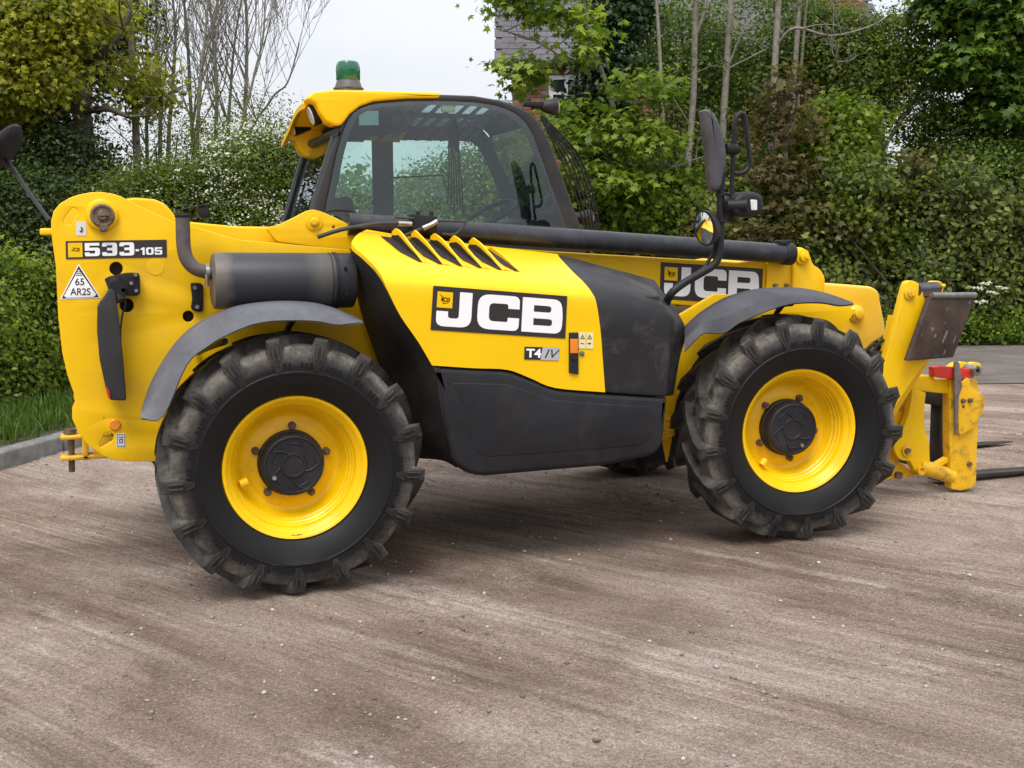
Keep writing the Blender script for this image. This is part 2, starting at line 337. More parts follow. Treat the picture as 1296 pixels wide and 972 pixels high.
def dirt_mat():
    m, t, P = newmat('yard_dirt'); a = math.atan2(SD[1], SD[0])
    g = nd(t, 'ShaderNodeNewGeometry')
    v1 = nd(t, 'ShaderNodeVectorRotate', rotation_type='Z_AXIS'); v1.inputs['Angle'].default_value = -a; t.links.new(g.outputs['Position'], v1.inputs[0])
    def st(sx, sy, scale, detail=5, rough=.6, dist=0):
        mp = nd(t, 'ShaderNodeMapping'); mp.inputs['Scale'].default_value = (sx, sy, 1); t.links.new(v1.outputs[0], mp.inputs[0])
        return noise(t, scale, detail, rough, mp.outputs[0], dist).outputs[0]
    base = ramp(t, [(.36, (.185, .128, .094)), (.49, (.305, .230, .182)), (.62, (.43, .348, .292))]); t.links.new(st(.42, .95, 1.15, 9, .68, .5), base.inputs[0])
    fs = ramp(t, [(.38, (.72, .71, .70)), (.62, (1.14, 1.14, 1.14))]); t.links.new(st(.05, 1.7, 6.5, 7, .66, .15), fs.inputs[0])
    fm = ramp(t, [(.38, (.15,)*3), (.6, (.95,)*3)]); t.links.new(noise(t, .9, 5, .6, g.outputs['Position']).outputs[0], fm.inputs[0])
    c = mixc(t, fm.outputs[0], base.outputs[0], mixc(t, 1.0, base.outputs[0], fs.outputs[0], 'MULTIPLY'))
    wl = ramp(t, [(.56, (0, 0, 0)), (.66, (.85, .85, .85))]); t.links.new(st(.05, .95, 2.4, 6, .6, .1), wl.inputs[0])
    br = ramp(t, [(.42, (0, 0, 0)), (.6, (1, 1, 1))]); t.links.new(st(.6, 1.2, 1.3, 6, .7), br.inputs[0])
    wm = nd(t, 'ShaderNodeMath', operation='MULTIPLY'); t.links.new(wl.outputs[0], wm.inputs[0]); t.links.new(br.outputs[0], wm.inputs[1])
    c = mixc(t, wm.outputs[0], c, (.62, .54, .48))
    dk = ramp(t, [(.55, (0, 0, 0)), (.70, (.5, .5, .5))]); t.links.new(st(.75, 1, 1.5, 10, .74, .9), dk.inputs[0])
    c = mixc(t, dk.outputs[0], c, (.12, .085, .063))
    f2 = ramp(t, [(.42, (.80, .79, .78)), (.58, (1.12, 1.12, 1.12))]); t.links.new(st(.035, 2.4, 20, 6, .62, .12), f2.inputs[0]); c = mixc(t, fm.outputs[0], c, mixc(t, 1.0, c, f2.outputs[0], 'MULTIPLY'))
    gf = ramp(t, [(.36, (.38,)*3), (.5, (1, 1, 1)), (.64, (1.7,)*3)]); t.links.new(noise(t, 120, 5, .85, g.outputs['Position']).outputs[0], gf.inputs[0]); c = mixc(t, .9, c, gf.outputs[0], 'MULTIPLY')
    gn = noise(t, 55, 5, .75, g.outputs['Position']); gr_ = ramp(t, [(.3, (.50, .48, .46)), (.5, (1, 1, 1)), (.70, (1.5, 1.5, 1.52))]); t.links.new(gn.outputs[0], gr_.inputs[0])
    c = mixc(t, .8, c, gr_.outputs[0], 'MULTIPLY')
    vo = nd(t, 'ShaderNodeTexVoronoi', feature='F1'); vo.inputs['Scale'].default_value = 46; t.links.new(g.outputs['Position'], vo.inputs['Vector'])
    lt = nd(t, 'ShaderNodeMath', operation='LESS_THAN'); lt.inputs[1].default_value = .17; t.links.new(vo.outputs['Distance'], lt.inputs[0])
    se = nd(t, 'ShaderNodeSeparateColor'); t.links.new(vo.outputs['Color'], se.inputs[0])
    g2 = nd(t, 'ShaderNodeMath', operation='GREATER_THAN'); g2.inputs[1].default_value = .80; t.links.new(se.outputs[0], g2.inputs[0])
    mm = nd(t, 'ShaderNodeMath', operation='MULTIPLY'); t.links.new(lt.outputs[0], mm.inputs[0]); t.links.new(g2.outputs[0], mm.inputs[1])
    c = mixc(t, mm.outputs[0], c, (.42, .40, .38))
    t.links.new(c, P.inputs['Base Color']); P.inputs['Roughness'].default_value = .88; P.inputs['Specular IOR Level'].default_value = .25
    bn = noise(t, 60, 10, .85, g.outputs['Position']); b2 = st(.10, 2.2, 8, 6, .6)
    ad = nd(t, 'ShaderNodeMath', operation='ADD'); t.links.new(bn.outputs[0], ad.inputs[0]); t.links.new(b2, ad.inputs[1])
    bump(t, P, ad.outputs[0], .9, .02); return m
tag(link('ground', me, dirt_mat()), 'scraped bare brown dirt yard with streaks and loose grit', 'ground', kind='structure')
# road strip beyond the yard, level across the view
ROAD = surf('old_asphalt', (.11, .095, .086), (.155, .135, .122), 1.2, .9, spec=.2, dirt=(.24, .205, .18), dirtamt=.7, dscale=1.6, bmp=.5, bscale=70)
fh = np.array([math.sin(YAW), math.cos(YAW), 0]); rh = np.array([math.cos(YAW), -math.sin(YAW), 0])
def fr(s, d, z=0.): p = CAM+s*rh+d*fh; return np.array([p[0], p[1], z])       # s metres to the right, d metres ahead of the camera
mb = MB(); n = 60
for i in range(n+1):
    s = -9+i*1.; e = .12*math.sin(s*1.3)+.08*math.sin(s*3.1)
    mb.v.append(np.array([fr(s, 13.1+e, .004), fr(s, 17.9, .004)]))
mb.n = 2*(n+1); mb.f = [(2*i, 2*i+2, 2*i+3, 2*i+1) for i in range(n)]
tag(obj('road', mb, ROAD), 'worn grey asphalt lane passing behind the telehandler', 'road', kind='structure')
# kerb on the left
KD = np.array([.55, .835]); KD /= np.linalg.norm(KD); KN = np.array([-KD[1], KD[0]]); K0 = np.array([-1.58, 2.74])
KERBM = surf('kerb_concrete', (.23, .23, .222), (.16, .155, .147), 9, .85, dirt=(.09, .07, .05), dirtamt=.9, dscale=5, bmp=.5, bscale=60)
kb = top('kerb', (K0[0], K0[1], 0), 'low grey concrete kerb stones edging the grass at the left of the yard', 'kerb', kind='structure')
mb = MB(); mb.box((0, 0, .02), (.893, .15, .23)); km = mb.mesh('kerb_stone'); bevel(km, .022, 3)
for i in range(-4, 8):
    p = K0+KD*(i*.915+.4)+KN*.075
    M = Matrix.Translation((p[0], p[1], random.uniform(-.006, .006))) @ Matrix.Rotation(math.atan2(KD[1], KD[0])+random.uniform(-.006, .006), 4, 'Z')
    link('kerb_stone', km, KERBM, kb, M)
# verge soil behind kerb
SOIL = surf('verge_soil', (.055, .045, .03), (.09, .075, .045), 6, .95, bmp=.6, bscale=40)
mb = MB(); L = []
for i in range(-6, 18):
    for j in range(6):
        p = K0+KD*i+KN*(.13+j*.9); L.append((p[0], p[1], .115+.05*j*.5+random.uniform(-.01, .01)))
mb.add(L, [(i*6+j, i*6+j+1, (i+1)*6+j+1, (i+1)*6+j) for i in range(23) for j in range(5)])
tag(obj('verge', mb, SOIL), 'earth bank behind the kerb under grass and hedge', 'verge', kind='structure')
mb = MB(); L = []
for i in range(40):
    for j in range(4): L.append(fr(-9+i*1.3, 17.85+j*1.6, .02+.12*j))
mb.add(L, [(i*4+j, i*4+j+1, (i+1)*4+j+1, (i+1)*4+j) for i in range(39) for j in range(3)])
tag(obj('roadside_bank', mb, SOIL), 'earth bank along the far side of the lane under the tall hedge', 'verge', kind='structure')

# ================================================================== TELEHANDLER
T = top('telehandler', (1.4, 0, 0), 'yellow and black telehandler with lugged tyres and pallet forks, parked in the yard', 'telehandler')
# ---------------- wheels
def tyre_mesh(st=0, phase=0.):
    n = 102; R0 = .567; W2 = .195
    prof = [(-.165, .345), (-.185, .375), (-.205, .43), (-.210, .475), (-.204, .514), (-.193, .538), (-.176, .556), (-.12, R0), (0, R0+.006), (.12, R0), (.176, .556), (.193, .538), (.204, .514), (.210, .475), (.205, .43), (.185, .375), (.165, .345), (.14, .338), (-.14, .338)]
    # moulded ring lines on the sidewall
    prof = prof[:3]+[(-.2085, .446), (-.2125, .449), (-.2125, .455), (-.2095, .458)]+prof[3:]
    mb = MB(); mb.rev(prof+[prof[0]], (0, 0, 0), n); dust = [np.clip((np.repeat([r for _, r in prof+[prof[0]]], n)-.50)/.035, .0, 1)*1.15]
    NL = 17
    # lug: stations from the sidewall over the shoulder to past the centre; (y, r_base, r_top, half width base, half width top)
    stn = [(-.2135, .462, .466, .010, .007), (-.2165, .495, .506, .022, .014), (-.209, .520, .560, .030, .022), (-.202, .530, .594, .037, .027), (-.190, .545, .604, .040, .030),
           (-.15, .555, .609, .040, .029), (-.10, .560, .611, .037, .026), (-.05, .562, .612, .036, .025), (0, .565, .612, .038, .027), (.03, .565, .608, .038, .026), (.045, .565, .585, .034, .022)]
    for side in (1, -1):
        for k in range(NL):
            a0 = phase+2*math.pi*(k+(.5 if side < 0 else 0))/NL; V = []
            for (y, rb, rt, wb, wt) in stn:
                yy = (y+.205); sh = max(0, yy-.03)*1.0/.6+ (max(0, yy-.03)**2)*1.2   # swept clockwise (seen from -Y) going inwards
                a = a0-sh
                rt_ = rt
                for (r, wd) in ((rb, -wb), (rt_, -wt), (rt_, wt), (rb, wb)):
                    aa = a+wd/r; V.append((r*math.cos(aa), y*side, r*math.sin(aa)))
            F = [(i*4+j, (i+1)*4+j, (i+1)*4+j+1, i*4+j+1) for i in range(len(stn)-1) for j in range(3)]+[(0, 1, 2, 3), tuple(len(stn)*4-1-q for q in range(4))]
            mb.add(V, F); dust.append(np.array([.75 if q in (0, 3) else .38 for _ in stn for q in range(4)])*np.repeat([.25, .35, .5]+[1]*(len(stn)-3), 4))
            # two small ribs on the shoulder face of each lug
            for dq in (-.010, .012):
                V = []
                for (y, r) in ((-.216, .51), (-.214, .535), (-.207, .57)):
                    for (oy, ow) in ((0, -.004), (-.006, -.0025), (-.006, .0025), (0, .004)):
                        aa = a0+(dq+ow)/r; V.append((r*math.cos(aa), (y+oy)*side, r*math.sin(aa)))
                mb.add(V, [(i*4+j, (i+1)*4+j, (i+1)*4+j+1, i*4+j+1) for i in range(2) for j in range(3)]+[(0, 1, 2, 3), (11, 10, 9, 8)]); dust.append(np.full(12, .4))
    # raised blocks of maker's lettering are left as small unreadable bars round the sidewall
    for k in range(26):
        if k % 13 in (5, 6, 11, 12): continue
        a = phase+.4+k*2*math.pi/26
        for j in range(4):
            aa = a+j*.042; r0, r1 = .470, .492
            V = [(r*math.cos(aa+q), -.2105-o, r*math.sin(aa+q)) for (r, o) in ((r0, -.002), (r1, -.002)) for q in (-.011, .011)]+[(r*math.cos(aa+q), -.2125, r*math.sin(aa+q)) for r in (r0+.002, r1-.002) for q in (-.008, .008)]
            mb.add(V, [(4, 5, 7, 6), (0, 1, 5, 4), (2, 3, 7, 6), (0, 2, 6, 4), (1, 3, 7, 5)]); dust.append(np.full(8, .0))
    for V in mb.v:                 # fuller casing, squashed where it bears on the ground
        r = np.hypot(V[:, 0], V[:, 2]); k = np.clip((r-.42)/.12, 0, 1); s = (r+.012*k*k*(3-2*k))/np.maximum(r, 1e-6); V[:, 0] *= s; V[:, 2] *= s
        lo = V[:, 2] < -.44; V[lo, 2] = -.44+(V[lo, 2]+.44)*(.158/.184); V[lo, 1] *= 1.02
    me = mb.mesh('tyre', True, 26)
    a = me.attributes.new('dust', 'FLOAT', 'POINT'); a.data.foreach_set('value', np.concatenate(dust).astype(np.float32)); return me
def wheel(cx, cy, st, bolts, bolt0, phase, side=-1, valve=None, plug=235):
    M = Matrix.Translation((cx, cy, .6)) @ Matrix.Rotation(st+(math.pi if side > 0 else 0), 4, 'Z')
    wo = link('wheel', None, None, T, M)
    link('tyre', tyre_mesh(phase=phase), TYRE, wo, M)
    mb = MB()
    prof = [(-.150, .322), (-.156, .330), (-.158, .337), (-.154, .341), (-.145, .342), (-.135, .335), (-.120, .300), (-.1, .29), (.15, .29)]
    inn = [(-.150, .322), (-.144, .318)]+[(-.140+.118*t, .314-.050*t+.0035*math.sin(t*5*2*math.pi)) for t in np.linspace(0, 1, 41)]+[(-.012, .257), (.000, .250), (.012, .240), (.020, .225), (.020, .212), (.014, .205), (.014, .150), (.016, .05), (.016, .001)]
    mb.rev(inn[::-1]+prof[1:], (0, 0, 0), 72)
    me = mb.mesh('rim', True, 50); link('rim', me, YRIM, wo, M)
    mb = MB()
    hp = [(.014, .158), (-.02, .158), (-.024, .150), (-.072, .147), (-.082, .142), (-.086, .134), (-.086, .131), (-.082, .128), (-.082, .062), (-.088, .058), (-.088, .050), (-.083, .046), (-.083, .0005)]
    mb.rev(hp, (0, 0, 0), 56)
    for k in range(5):            # raised webs cast on the hub cover
        a = bolt0+.5+k*2*math.pi/5; P = [((.062+.055*t)*math.cos(a+t*.5), -.084, (.062+.055*t)*math.sin(a+t*.5)) for t in np.linspace(0, 1, 6)]
        mb.tube(P, .005, 6)
        P = [(.104*math.cos(a+.45+t*.45), -.083, .104*math.sin(a+.45+t*.45)) for t in np.linspace(0, 1, 6)]; mb.tube(P, .004, 6)
    hc = link('hub_cover', mb.mesh('hub_cover', True, 40), PLA, wo, M)
    mb = MB(); a = rad(plug); mb.cyl((.107*math.cos(a), -.080, .107*math.sin(a)), (.107*math.cos(a), -.092, .107*math.sin(a)), .012, .010, 12); link('drain_plug', mb.mesh('drain_plug'), BRASS, wo, M)
    mb = MB(); mb.cyl((0, .014, 0), (0, -.006, 0), .019, .019, 16); mb.cyl((0, -.005, 0), (0, -.020, 0), .014, .012, 6); mb.cyl((0, -.02, 0), (0, -.028, 0), .007, .006, 8); bm_ = mb.mesh('wheel_nut')
    for k in bolts:
        a = bolt0+k*2*math.pi/5; link('wheel_nut', bm_, RUST, wo, M @ Matrix.Translation((.178*math.cos(a), 0, .178*math.sin(a))))
    if valve is not None:
        mb = MB()
        for a0_, a1_, y_, r_ in ((-68, -50, -.06, .286), (-46, -40, -.055, .284), (-97, -85, -.148, .322)): mb.tube([(r_*math.cos(rad(a_)), y_-.001, r_*math.sin(rad(a_))) for a_ in np.linspace(a0_, a1_, 8)], [.0005, .002, .0035, .002, .004, .003, .002, .0005], 6)
        for _q in ([0] if cx < 1 else []): link('paint_chips', mb.mesh('paint_chips'), RUST, wo, M, kind='stuff')
        a = rad(valve); mb = MB(); p = np.array((.262*math.cos(a), 0, .262*math.sin(a))); q = p*.86
        mb.tube([p+(0, -.06, 0), q+(0, -.055, 0)], [.021, .021], 16); link('valve_guard', mb.mesh('valve_guard', True, 50), YRIM, wo, M)
wheel(0, -.965, 0, range(5), rad(86), .25, valve=197, plug=210)
wheel(2.75, -.965, -.086, range(5), rad(63), .33, valve=228, plug=300)
wheel(0, .965, 0, (), 0, .1, side=1); wheel(2.75, .965, -.086, (), 0, .5, side=1)
# ---------------- underbody and axles
mb = MB(); mb.box((1.35, -.12, .78), (3.1, .8, .36)); mb.box((1.2, 0, .62), (1.2, 1.0, .2)); mb.box((1.3, .55, .75), (1.3, .7, .45))
for x in (0, 2.75):
    mb.tube([(x, -.75, .6), (x, -.35, .6), (x, 0, .6), (x, .35, .6), (x, .75, .6)], [.10, .11, .17, .11, .10], 16)
    mb.cyl((x, -.82, .6), (x, -.70, .6), .15, .16, 20); mb.cyl((x, .70, .6), (x, .82, .6), .16, .15, 20)
    mb.box((x, 0, .75), (.34, .5, .3))
mb.cyl((.5, -.05, .52), (2.4, -.05, .52), .04, .04, 10)
obj('chassis', mb, CHAS, T, bev=.01)
# ---------------- rear tower plates
out = [(65.5, 300), (64.5, 280), (68, 267), (76, 257.5), (88, 250.5), (99, 246.5), (114, 243.5), (128, 243), (142, 245), (153, 248.5), (163, 254), (190, 267), (220, 281), (260, 291), (300, 303), (460, 318), (480, 455),
       (500, 560), (470, 590), (300, 590), (194, 584), (162, 584), (143.5, 582), (130, 577), (111, 563), (99.5, 548), (91.4, 530), (91.4, 516), (95, 508), (94.4, 500), (85.6, 476), (78.7, 446), (73.6, 400), (70.6, 336)]
holes = [circ(147, 340, 8.6), circ(160.5, 386.5, 9), circ(238.5, 400.5, 7.2), circ(132, 529.7, 1.3, 8)]
def slot(x0, y0, r0, x1, y1, r1, n=9):
    a = math.atan2(y1-y0, x1-x0); o = [(x0+r0*math.cos(a+math.pi/2+math.pi*t/n), y0+r0*math.sin(a+math.pi/2+math.pi*t/n)) for t in range(n+1)]
    return np.array(o+[(x1+r1*math.cos(a-math.pi/2+math.pi*t/n), y1+r1*math.sin(a-math.pi/2+math.pi*t/n)) for t in range(n+1)])
holes += [slot(86.5, 279, 6, 93.5, 268.5, 5.6), slot(137, 553.5, 7, 128.5, 563, 2.8)]
tower = plate('rear_frame_plate', [np.array(out)]+holes, -.5, .03, YEL, T, bev=.004)
hp = [np.array([tuple(bx(p[0], p[1], -.5)[[0, 2]]) for p in q]) for q in [np.array(out)]]
plate('rear_frame_plate', hp, .34, .03, YEL, T, bev=.004, px=False)
mb = MB()                                     # dark boxes behind the plate holes, standing in for the shade inside
a = bx(90, 300, -.5); b_ = bx(194, 580, -.5)
mb.box((-.55, -.08, 1.05), (.5, .74, .7)); mb.box((-.42, -.08, .78), (.5, .74, .30))
mb.box((-.66, -.40, 1.47), (.26, .12, .2)); obj('tower_shade_fill', mb, HOLE_SHADE, T)
mb = MB(); mb.cyl((-.9, -.44, 1.62), (-.9, .30, 1.62), .03); obj('cross_tube', mb, YEL, T)
# pivot pin with rusty ring at the boom heel
c = bx(129, 272, -.5); mb = MB()
mb.rev([(0, .0), (0, .076), (-.018, .074), (-.024, .066), (-.024, .05), (-.02, .0)][1:], (c[0], -.5, c[2]), 32); obj('pivot_boss', mb, YEL, T)
mb = MB(); mb.rev([(-.018, .058), (-.040, .054), (-.044, .046), (-.036, .040), (-.036, .024), (-.052, .022), (-.054, .016), (-.048, .001)], (c[0]+.002, -.5, c[2]-.004), 28)
mb.box((c[0]+.004, -.54, c[2]-.062), (.035, .04, .04)); mb.cyl((c[0]+.004, -.545, c[2]-.07), (c[0]+.004, -.575, c[2]-.07), .010, .008, 8); mb.box((c[0]+.008, -.552, c[2]), (.05, .01, .016)); obj('pivot_pin', mb, RUST, T, bev=.003)
# ---------------- boom
YB = -.36
bo = [(158, 252), (170, 250), (196, 252), (209, 258), (218, 268), (224, 277), (242, 281), (300, 286.5), (342, 287), (470, 302), (700, 318), (905, 330), (935, 332), (957, 328), (1008, 330), (1040, 362), (1000, 400), (830, 384), (600, 372), (300, 345), (160, 320)]
boom = plate('boom', [np.array(rnd(bo, 4))], YB, .66, YEL, T, bev=.012, seg=3)
# pin bracket in front of the cab corner
pk = plate('ram_bracket', [np.array(rnd([(336, 288), (352, 285), (372, 275.5), (388, 267), (396, 265, 3), (408, 268), (430, 278), (456, 291.5), (470, 300), (440, 318), (350, 306)], 5)), circ(422.5, 287.5, 2.1, 10)], -.44, .04, YEL, T)
c = bx(397.5, 281, -.44); mb = MB(); mb.rev([(.0, .045), (-.008, .043), (-.010, .03), (-.010, .024), (-.022, .022), (-.026, .016), (-.026, .001)], (c[0], -.44, c[2]), 24); obj('pin', mb, YEL, pk)
for (px, py) in ((397.5, 281),):
    c = bx(px, py, -.466); mb = MB(); mb.cyl((c[0], -.464, c[2]), (c[0], -.476, c[2]), .016, .015, 6); obj('bolt', mb, YWORN, pk)
# boom tube on top
p0, p1 = bx(440, 283, -.44), bx(996, 321.5, -.44); mb = MB(); mb.tube([p0, p0+(p1-p0)*.5, p1], .058, 28)
tb = obj('boom_tube', mb, TUBE, T)
mb = MB()
d = (p1-p0)/np.linalg.norm(p1-p0); mb.tube([p1-d*.03, p1+d*.035], [.066, .066], 28); q = bx(990, 307, -.44); mb.box((q[0], -.44, q[2]), (.07, .07, .03))
obj('tube_collar', mb, PLA, tb, bev=.006)
# head plates, bolts, pin boss
plate('boom_head_plate', [np.array(rnd([(972, 331), (1008, 333), (1008, 408), (995, 408), (968, 404)], 4))], YB-.022, .02, YEL, T)
hl = plate('boom_head_lug', [np.array(rnd([(1003.5, 330), (1003, 316), (1014.7, 311.5), (1025, 321), (1029, 335), (1038, 340), (1045, 351), (1043, 370), (1034, 384), (1030, 397), (1020, 405), (1003.5, 402)], 6))], YB-.045, .05, YEL, T, bev=.008)
c = bx(1014.6, 325, YB-.045); mb = MB(); mb.rev([(0, .050), (-.014, .047), (-.018, .04), (-.018, .030), (-.034, .029), (-.037, .024), (-.037, .001)], (c[0], YB-.045, c[2]), 28); mb.box((c[0]+.012, YB-.088, c[2]-.005), (.022, .012, .014)); obj('pin', mb, YEL, hl)
for px, py in ((983, 361), (997.5, 361), (996, 394), (1008, 386), (1023, 387)):
    mb = MB(); c = bx(px, py, YB-.05); mb.cyl((c[0], YB-.015, c[2]), (c[0], YB-.058, c[2]), .011, .011, 12); obj('bolt', mb, STEEL, hl)
# nose of the inner boom
nose = plate('boom_nose', [np.array(rnd([(1028, 366), (1040, 357.5), (1104, 362.5, 9), (1112.5, 368, 6), (1121.5, 414, 8), (1121, 425), (1103, 436), (1088, 456), (1060, 452), (990, 450), (940, 430), (940, 398)], 4))], -.30, .42, YPALE, T, bev=.02, seg=3)
c = bx(1083, 397, -.30); mb = MB(); mb.rev([(0, .055), (-.012, .055), (-.02, .048), (-.03, .030), (-.045, .030), (-.048, .024), (-.048, .001)], (c[0], -.30, c[2]), 28); obj('pin_boss', mb, YPALE, nose)
mb = MB(); c2 = c+(-.06, -.012, .012); mb.cyl((c[0]-.045, -.31, c[2]+.002), (c[0]-.045, -.335, c[2]+.002), .011, .009, 8); obj('grease_nipple', mb, RUST, nose)
# ---------------- front chassis plate with the wheel arch cut out
def arch_pts(cx, cz, r, a0, a1, n=24): return [(cx+r*math.cos(rad(a0+(a1-a0)*t/n)), cz+r*math.sin(rad(a0+(a1-a0)*t/n))) for t in range(n+1)]
FY = -.60
fo = [bx(845, 585, FY)[[0, 2]], bx(838, 545, FY)[[0, 2]], bx(842, 470, FY)[[0, 2]], bx(858, 400, FY)[[0, 2]], bx(905, 372, FY)[[0, 2]], bx(990, 376, FY)[[0, 2]], bx(1050, 384, FY)[[0, 2]], bx(1085, 392, FY)[[0, 2]]]
arcw = [tuple(bx(a, b, FY)[[0, 2]]) for a, b in cat([(1062, 420), (1045, 410), (1020, 401), (1000, 397.5), (974, 399), (954, 404), (933, 413.5), (917, 423), (902, 434), (886, 451), (873, 470), (860, 499), (855, 514), (850, 560)], 3)]
fo = [tuple(q) for q in fo]+arcw
plate('front_frame_plate', [np.array(fo)], FY, .03, YEL, T, px=False)
plate('front_frame_plate', [np.array(fo)], .57, .03, YEL, T, px=False)
lin = []
for y in (FY+.001, -.2, .2, .56):
    lin.append([(q[0]+.004, y, q[1]-.004) for q in arcw[::3]])
loft('wheel_well_shade', lin, CHAS, T, px=False, thick=.01, nv=1)  # dark sheet added to give the wheel well its shade
mb = MB(); mb.box((2.85, .05, .98), (.7, .5, .24)); mb.box((2.25, -.02, 1.02), (.5, .9, .3)); obj('front_crossmember', mb, CHAS, T, bev=.01)
# ribbed yellow step block low between the skirt and the front wheel
st_ = plate('step_block', [[(838, 522), (853, 528), (855, 550), (846, 556), (838, 556)]], -.72, .12, YWORN, T, r=2)
for k in range(4):
    c = bx(846, 530+k*7, -.73); mb = MB(); mb.box((c[0], -.728, c[2]), (.07, .012, .008)); obj('rib', mb, YWORN, st_)
# ---------------- engine hood
A = [(547, 462.5), (600, 466), (642, 468), (672, 479), (703, 491), (766, 496.5)]
rows = [[(x, y, -1.12) for x, y in A],
        [(529.6, 433, -1.12), (585, 436, -1.12), (640, 440, -1.12), (680, 446, -1.12), (725, 453, -1.12), (763, 456, -1.12)],
        [(507, 400, -1.12), (570, 404, -1.12), (635, 408, -1.12), (680, 412, -1.12), (725, 416, -1.12), (760, 418, -1.12)],
        [(490, 366, -1.118), (560, 371, -1.119), (630, 375, -1.119), (675, 378, -1.119), (720, 381, -1.118), (755, 384, -1.117)],
        [(483.5, 351, -1.10), (555, 357, -1.10), (625, 361.5, -1.10), (670, 365, -1.10), (715, 369, -1.10), (750, 372, -1.10)],
        [(475, 338, -1.05), (548, 346, -1.05), (620, 351, -1.05), (665, 355, -1.05), (708, 359, -1.05), (743, 362, -1.05)],
        [(459, 322, -.95), (535, 332.5, -.95), (610, 340, -.95), (655, 344, -.95), (700, 348, -.95), (732, 350, -.95)],
        [(445, 309, -.80), (520, 319, -.80), (598, 327, -.80), (645, 331.5, -.80), (690, 335, -.80), (718, 336, -.80)],
        [(452, 297, -.62), (520, 306, -.62), (592, 314.5, -.62), (642, 320, -.62), (684, 324, -.62), (708, 325.5, -.62)],
        [(464, 290.5, -.52), (520, 299.5, -.52), (590, 308, -.52), (640, 314, -.52), (680, 318.5, -.52), (706, 321.5, -.52)]]
hood, HA = loft('engine_hood', rows, YCAP, T, nu=4, nv=4, thick=.02)
HV = HA.reshape(-1, 3)
def hoodz(x, y):
    d = (HV[:, 0]-x)**2+(HV[:, 1]-y)**2; k = np.argsort(d)[:4]; wgt = 1/(d[k]+1e-4); return float((HV[k, 2]*wgt).sum()/wgt.sum())
# louvre scoops on top of the hood: dark sheet painted as slot shade, and a standing fin with a rounded back corner
Q = [(535, 333), (560.4, 335.6), (586, 338.4), (610.6, 341.4), (635.6, 345), (657, 347.7)]
for k, (qx, qy) in enumerate(Q):
    # front end of slot, y ~ -.93; back end y ~ -.58
    f0 = bx(qx, qy, -.95); bxk = bx(496+k*24.4, 302+k*3.0, -.60)
    n = 9; L = []; Rr = []
    for i in range(n+1):
        t = i/n; p = f0*(1-t)+bxk*t; x, y = p[0], p[1]; z = hoodz(x, y)+.004
        wdt = .060*min(1, .35+t*2)
        L.append((x-wdt, y, hoodz(x-wdt, y)+.004)); Rr.append((x, y, z))
    mb = MB(); mb.add(L+Rr, [(i, i+1, n+1+i+1, n+1+i) for i in range(n)]); obj('louvre_slot_shade', mb, HOLE_SHADE, hood)
    if k < 6:
        V = []; hh = .062 if k < 5 else .022
        for th in (0, .010):
            for (x, y, z) in Rr: V.append((x+th, y, z-.012))
            for i, (x, y, z) in enumerate(Rr):
                t = i/n; h = hh*math.sin(min(1, t*1.05)*math.pi/2)**1.1
                if t > .85: h *= 1-.55*((t-.85)/.15)**2
                V.append((x+th+.012*t*0, y, z+h))
        m_ = 2*(n+1); F = [(i, i+1, n+1+i+1, n+1+i) for i in range(n)]+[(m_+i, m_+n+1+i, m_+n+2+i, m_+i+1) for i in range(n)]+[(n+1+i, n+2+i, m_+n+2+i, m_+n+1+i) for i in range(n)]
        F += [(n, n+m_, 2*n+1+m_, 2*n+1), (0, n+1, m_+n+1, m_)]
        # sloping yellow skin behind each fin running down to the hood
        V2 = []
        for i, (x, y, z) in enumerate(Rr):
            top_ = V[n+1+i]; V2 += [(top_[0]+.008, y, top_[2]-.001), (x+.050, y, hoodz(x+.05, y)+.001)]
        if k < 5:
            n1 = n+1; W0 = [(Rr[i][0]-.002, Rr[i][1], Rr[i][2]) for i in range(n1)]; W1 = [(V[n1+i][0]-.002, Rr[i][1], Rr[i][2]+(V[n1+i][2]-Rr[i][2])*(.62 if i < n-1 else .4)) for i in range(n1)]
            mb = MB(); mb.add(W0+W1, [(i, i+1, n1+i+1, n1+i) for i in range(n)]); obj('louvre_slot_shade', mb, HOLE_SHADE, hood)  # dark sheet on the fin face, painting the shade of its opening
        mb = MB(); mb.add(V, F)
        if k < 5: mb.add(V2, [(2*i, 2*i+2, 2*i+3, 2*i+1) for i in range(n)])
        obj('louvre_fin', mb, YCAP, hood)
# latch: black strip with an amber band, pull, recess
def quad_map(c, y):
    a, b, c_, d = [bx(p[0], p[1], y) for p in c]      # TL TR BR BL
    return lambda u, v: (1-u)*(1-v)*d+u*(1-v)*c_+u*v*b+(1-u)*v*a
la = plate('hood_latch', [[(721, 421), (732.5, 421), (732.5, 474), (721, 472)]], -1.133, .018, PLA, hood, r=1, bev=.003)
plate('latch_band', [[(722, 429), (731.5, 429), (731.5, 447), (722, 447)]], -1.1365, .004, AMBER, la, bev=.001)
mb = MB(); c = bx(726.5, 453, -1.14); mb.cyl((c[0], -1.132, c[2]), (c[0], -1.142, c[2]), .014, .012, 14); obj('latch_lock', mb, BLK, la)
c = bx(736.5, 447.5, -1.12); mb = MB(); mb.rev([(.001, .014), (-.006, .012), (-.008, .006), (-.008, .001)], (c[0], -1.121, c[2]), 16); obj('hood_button', mb, STEEL, hood)
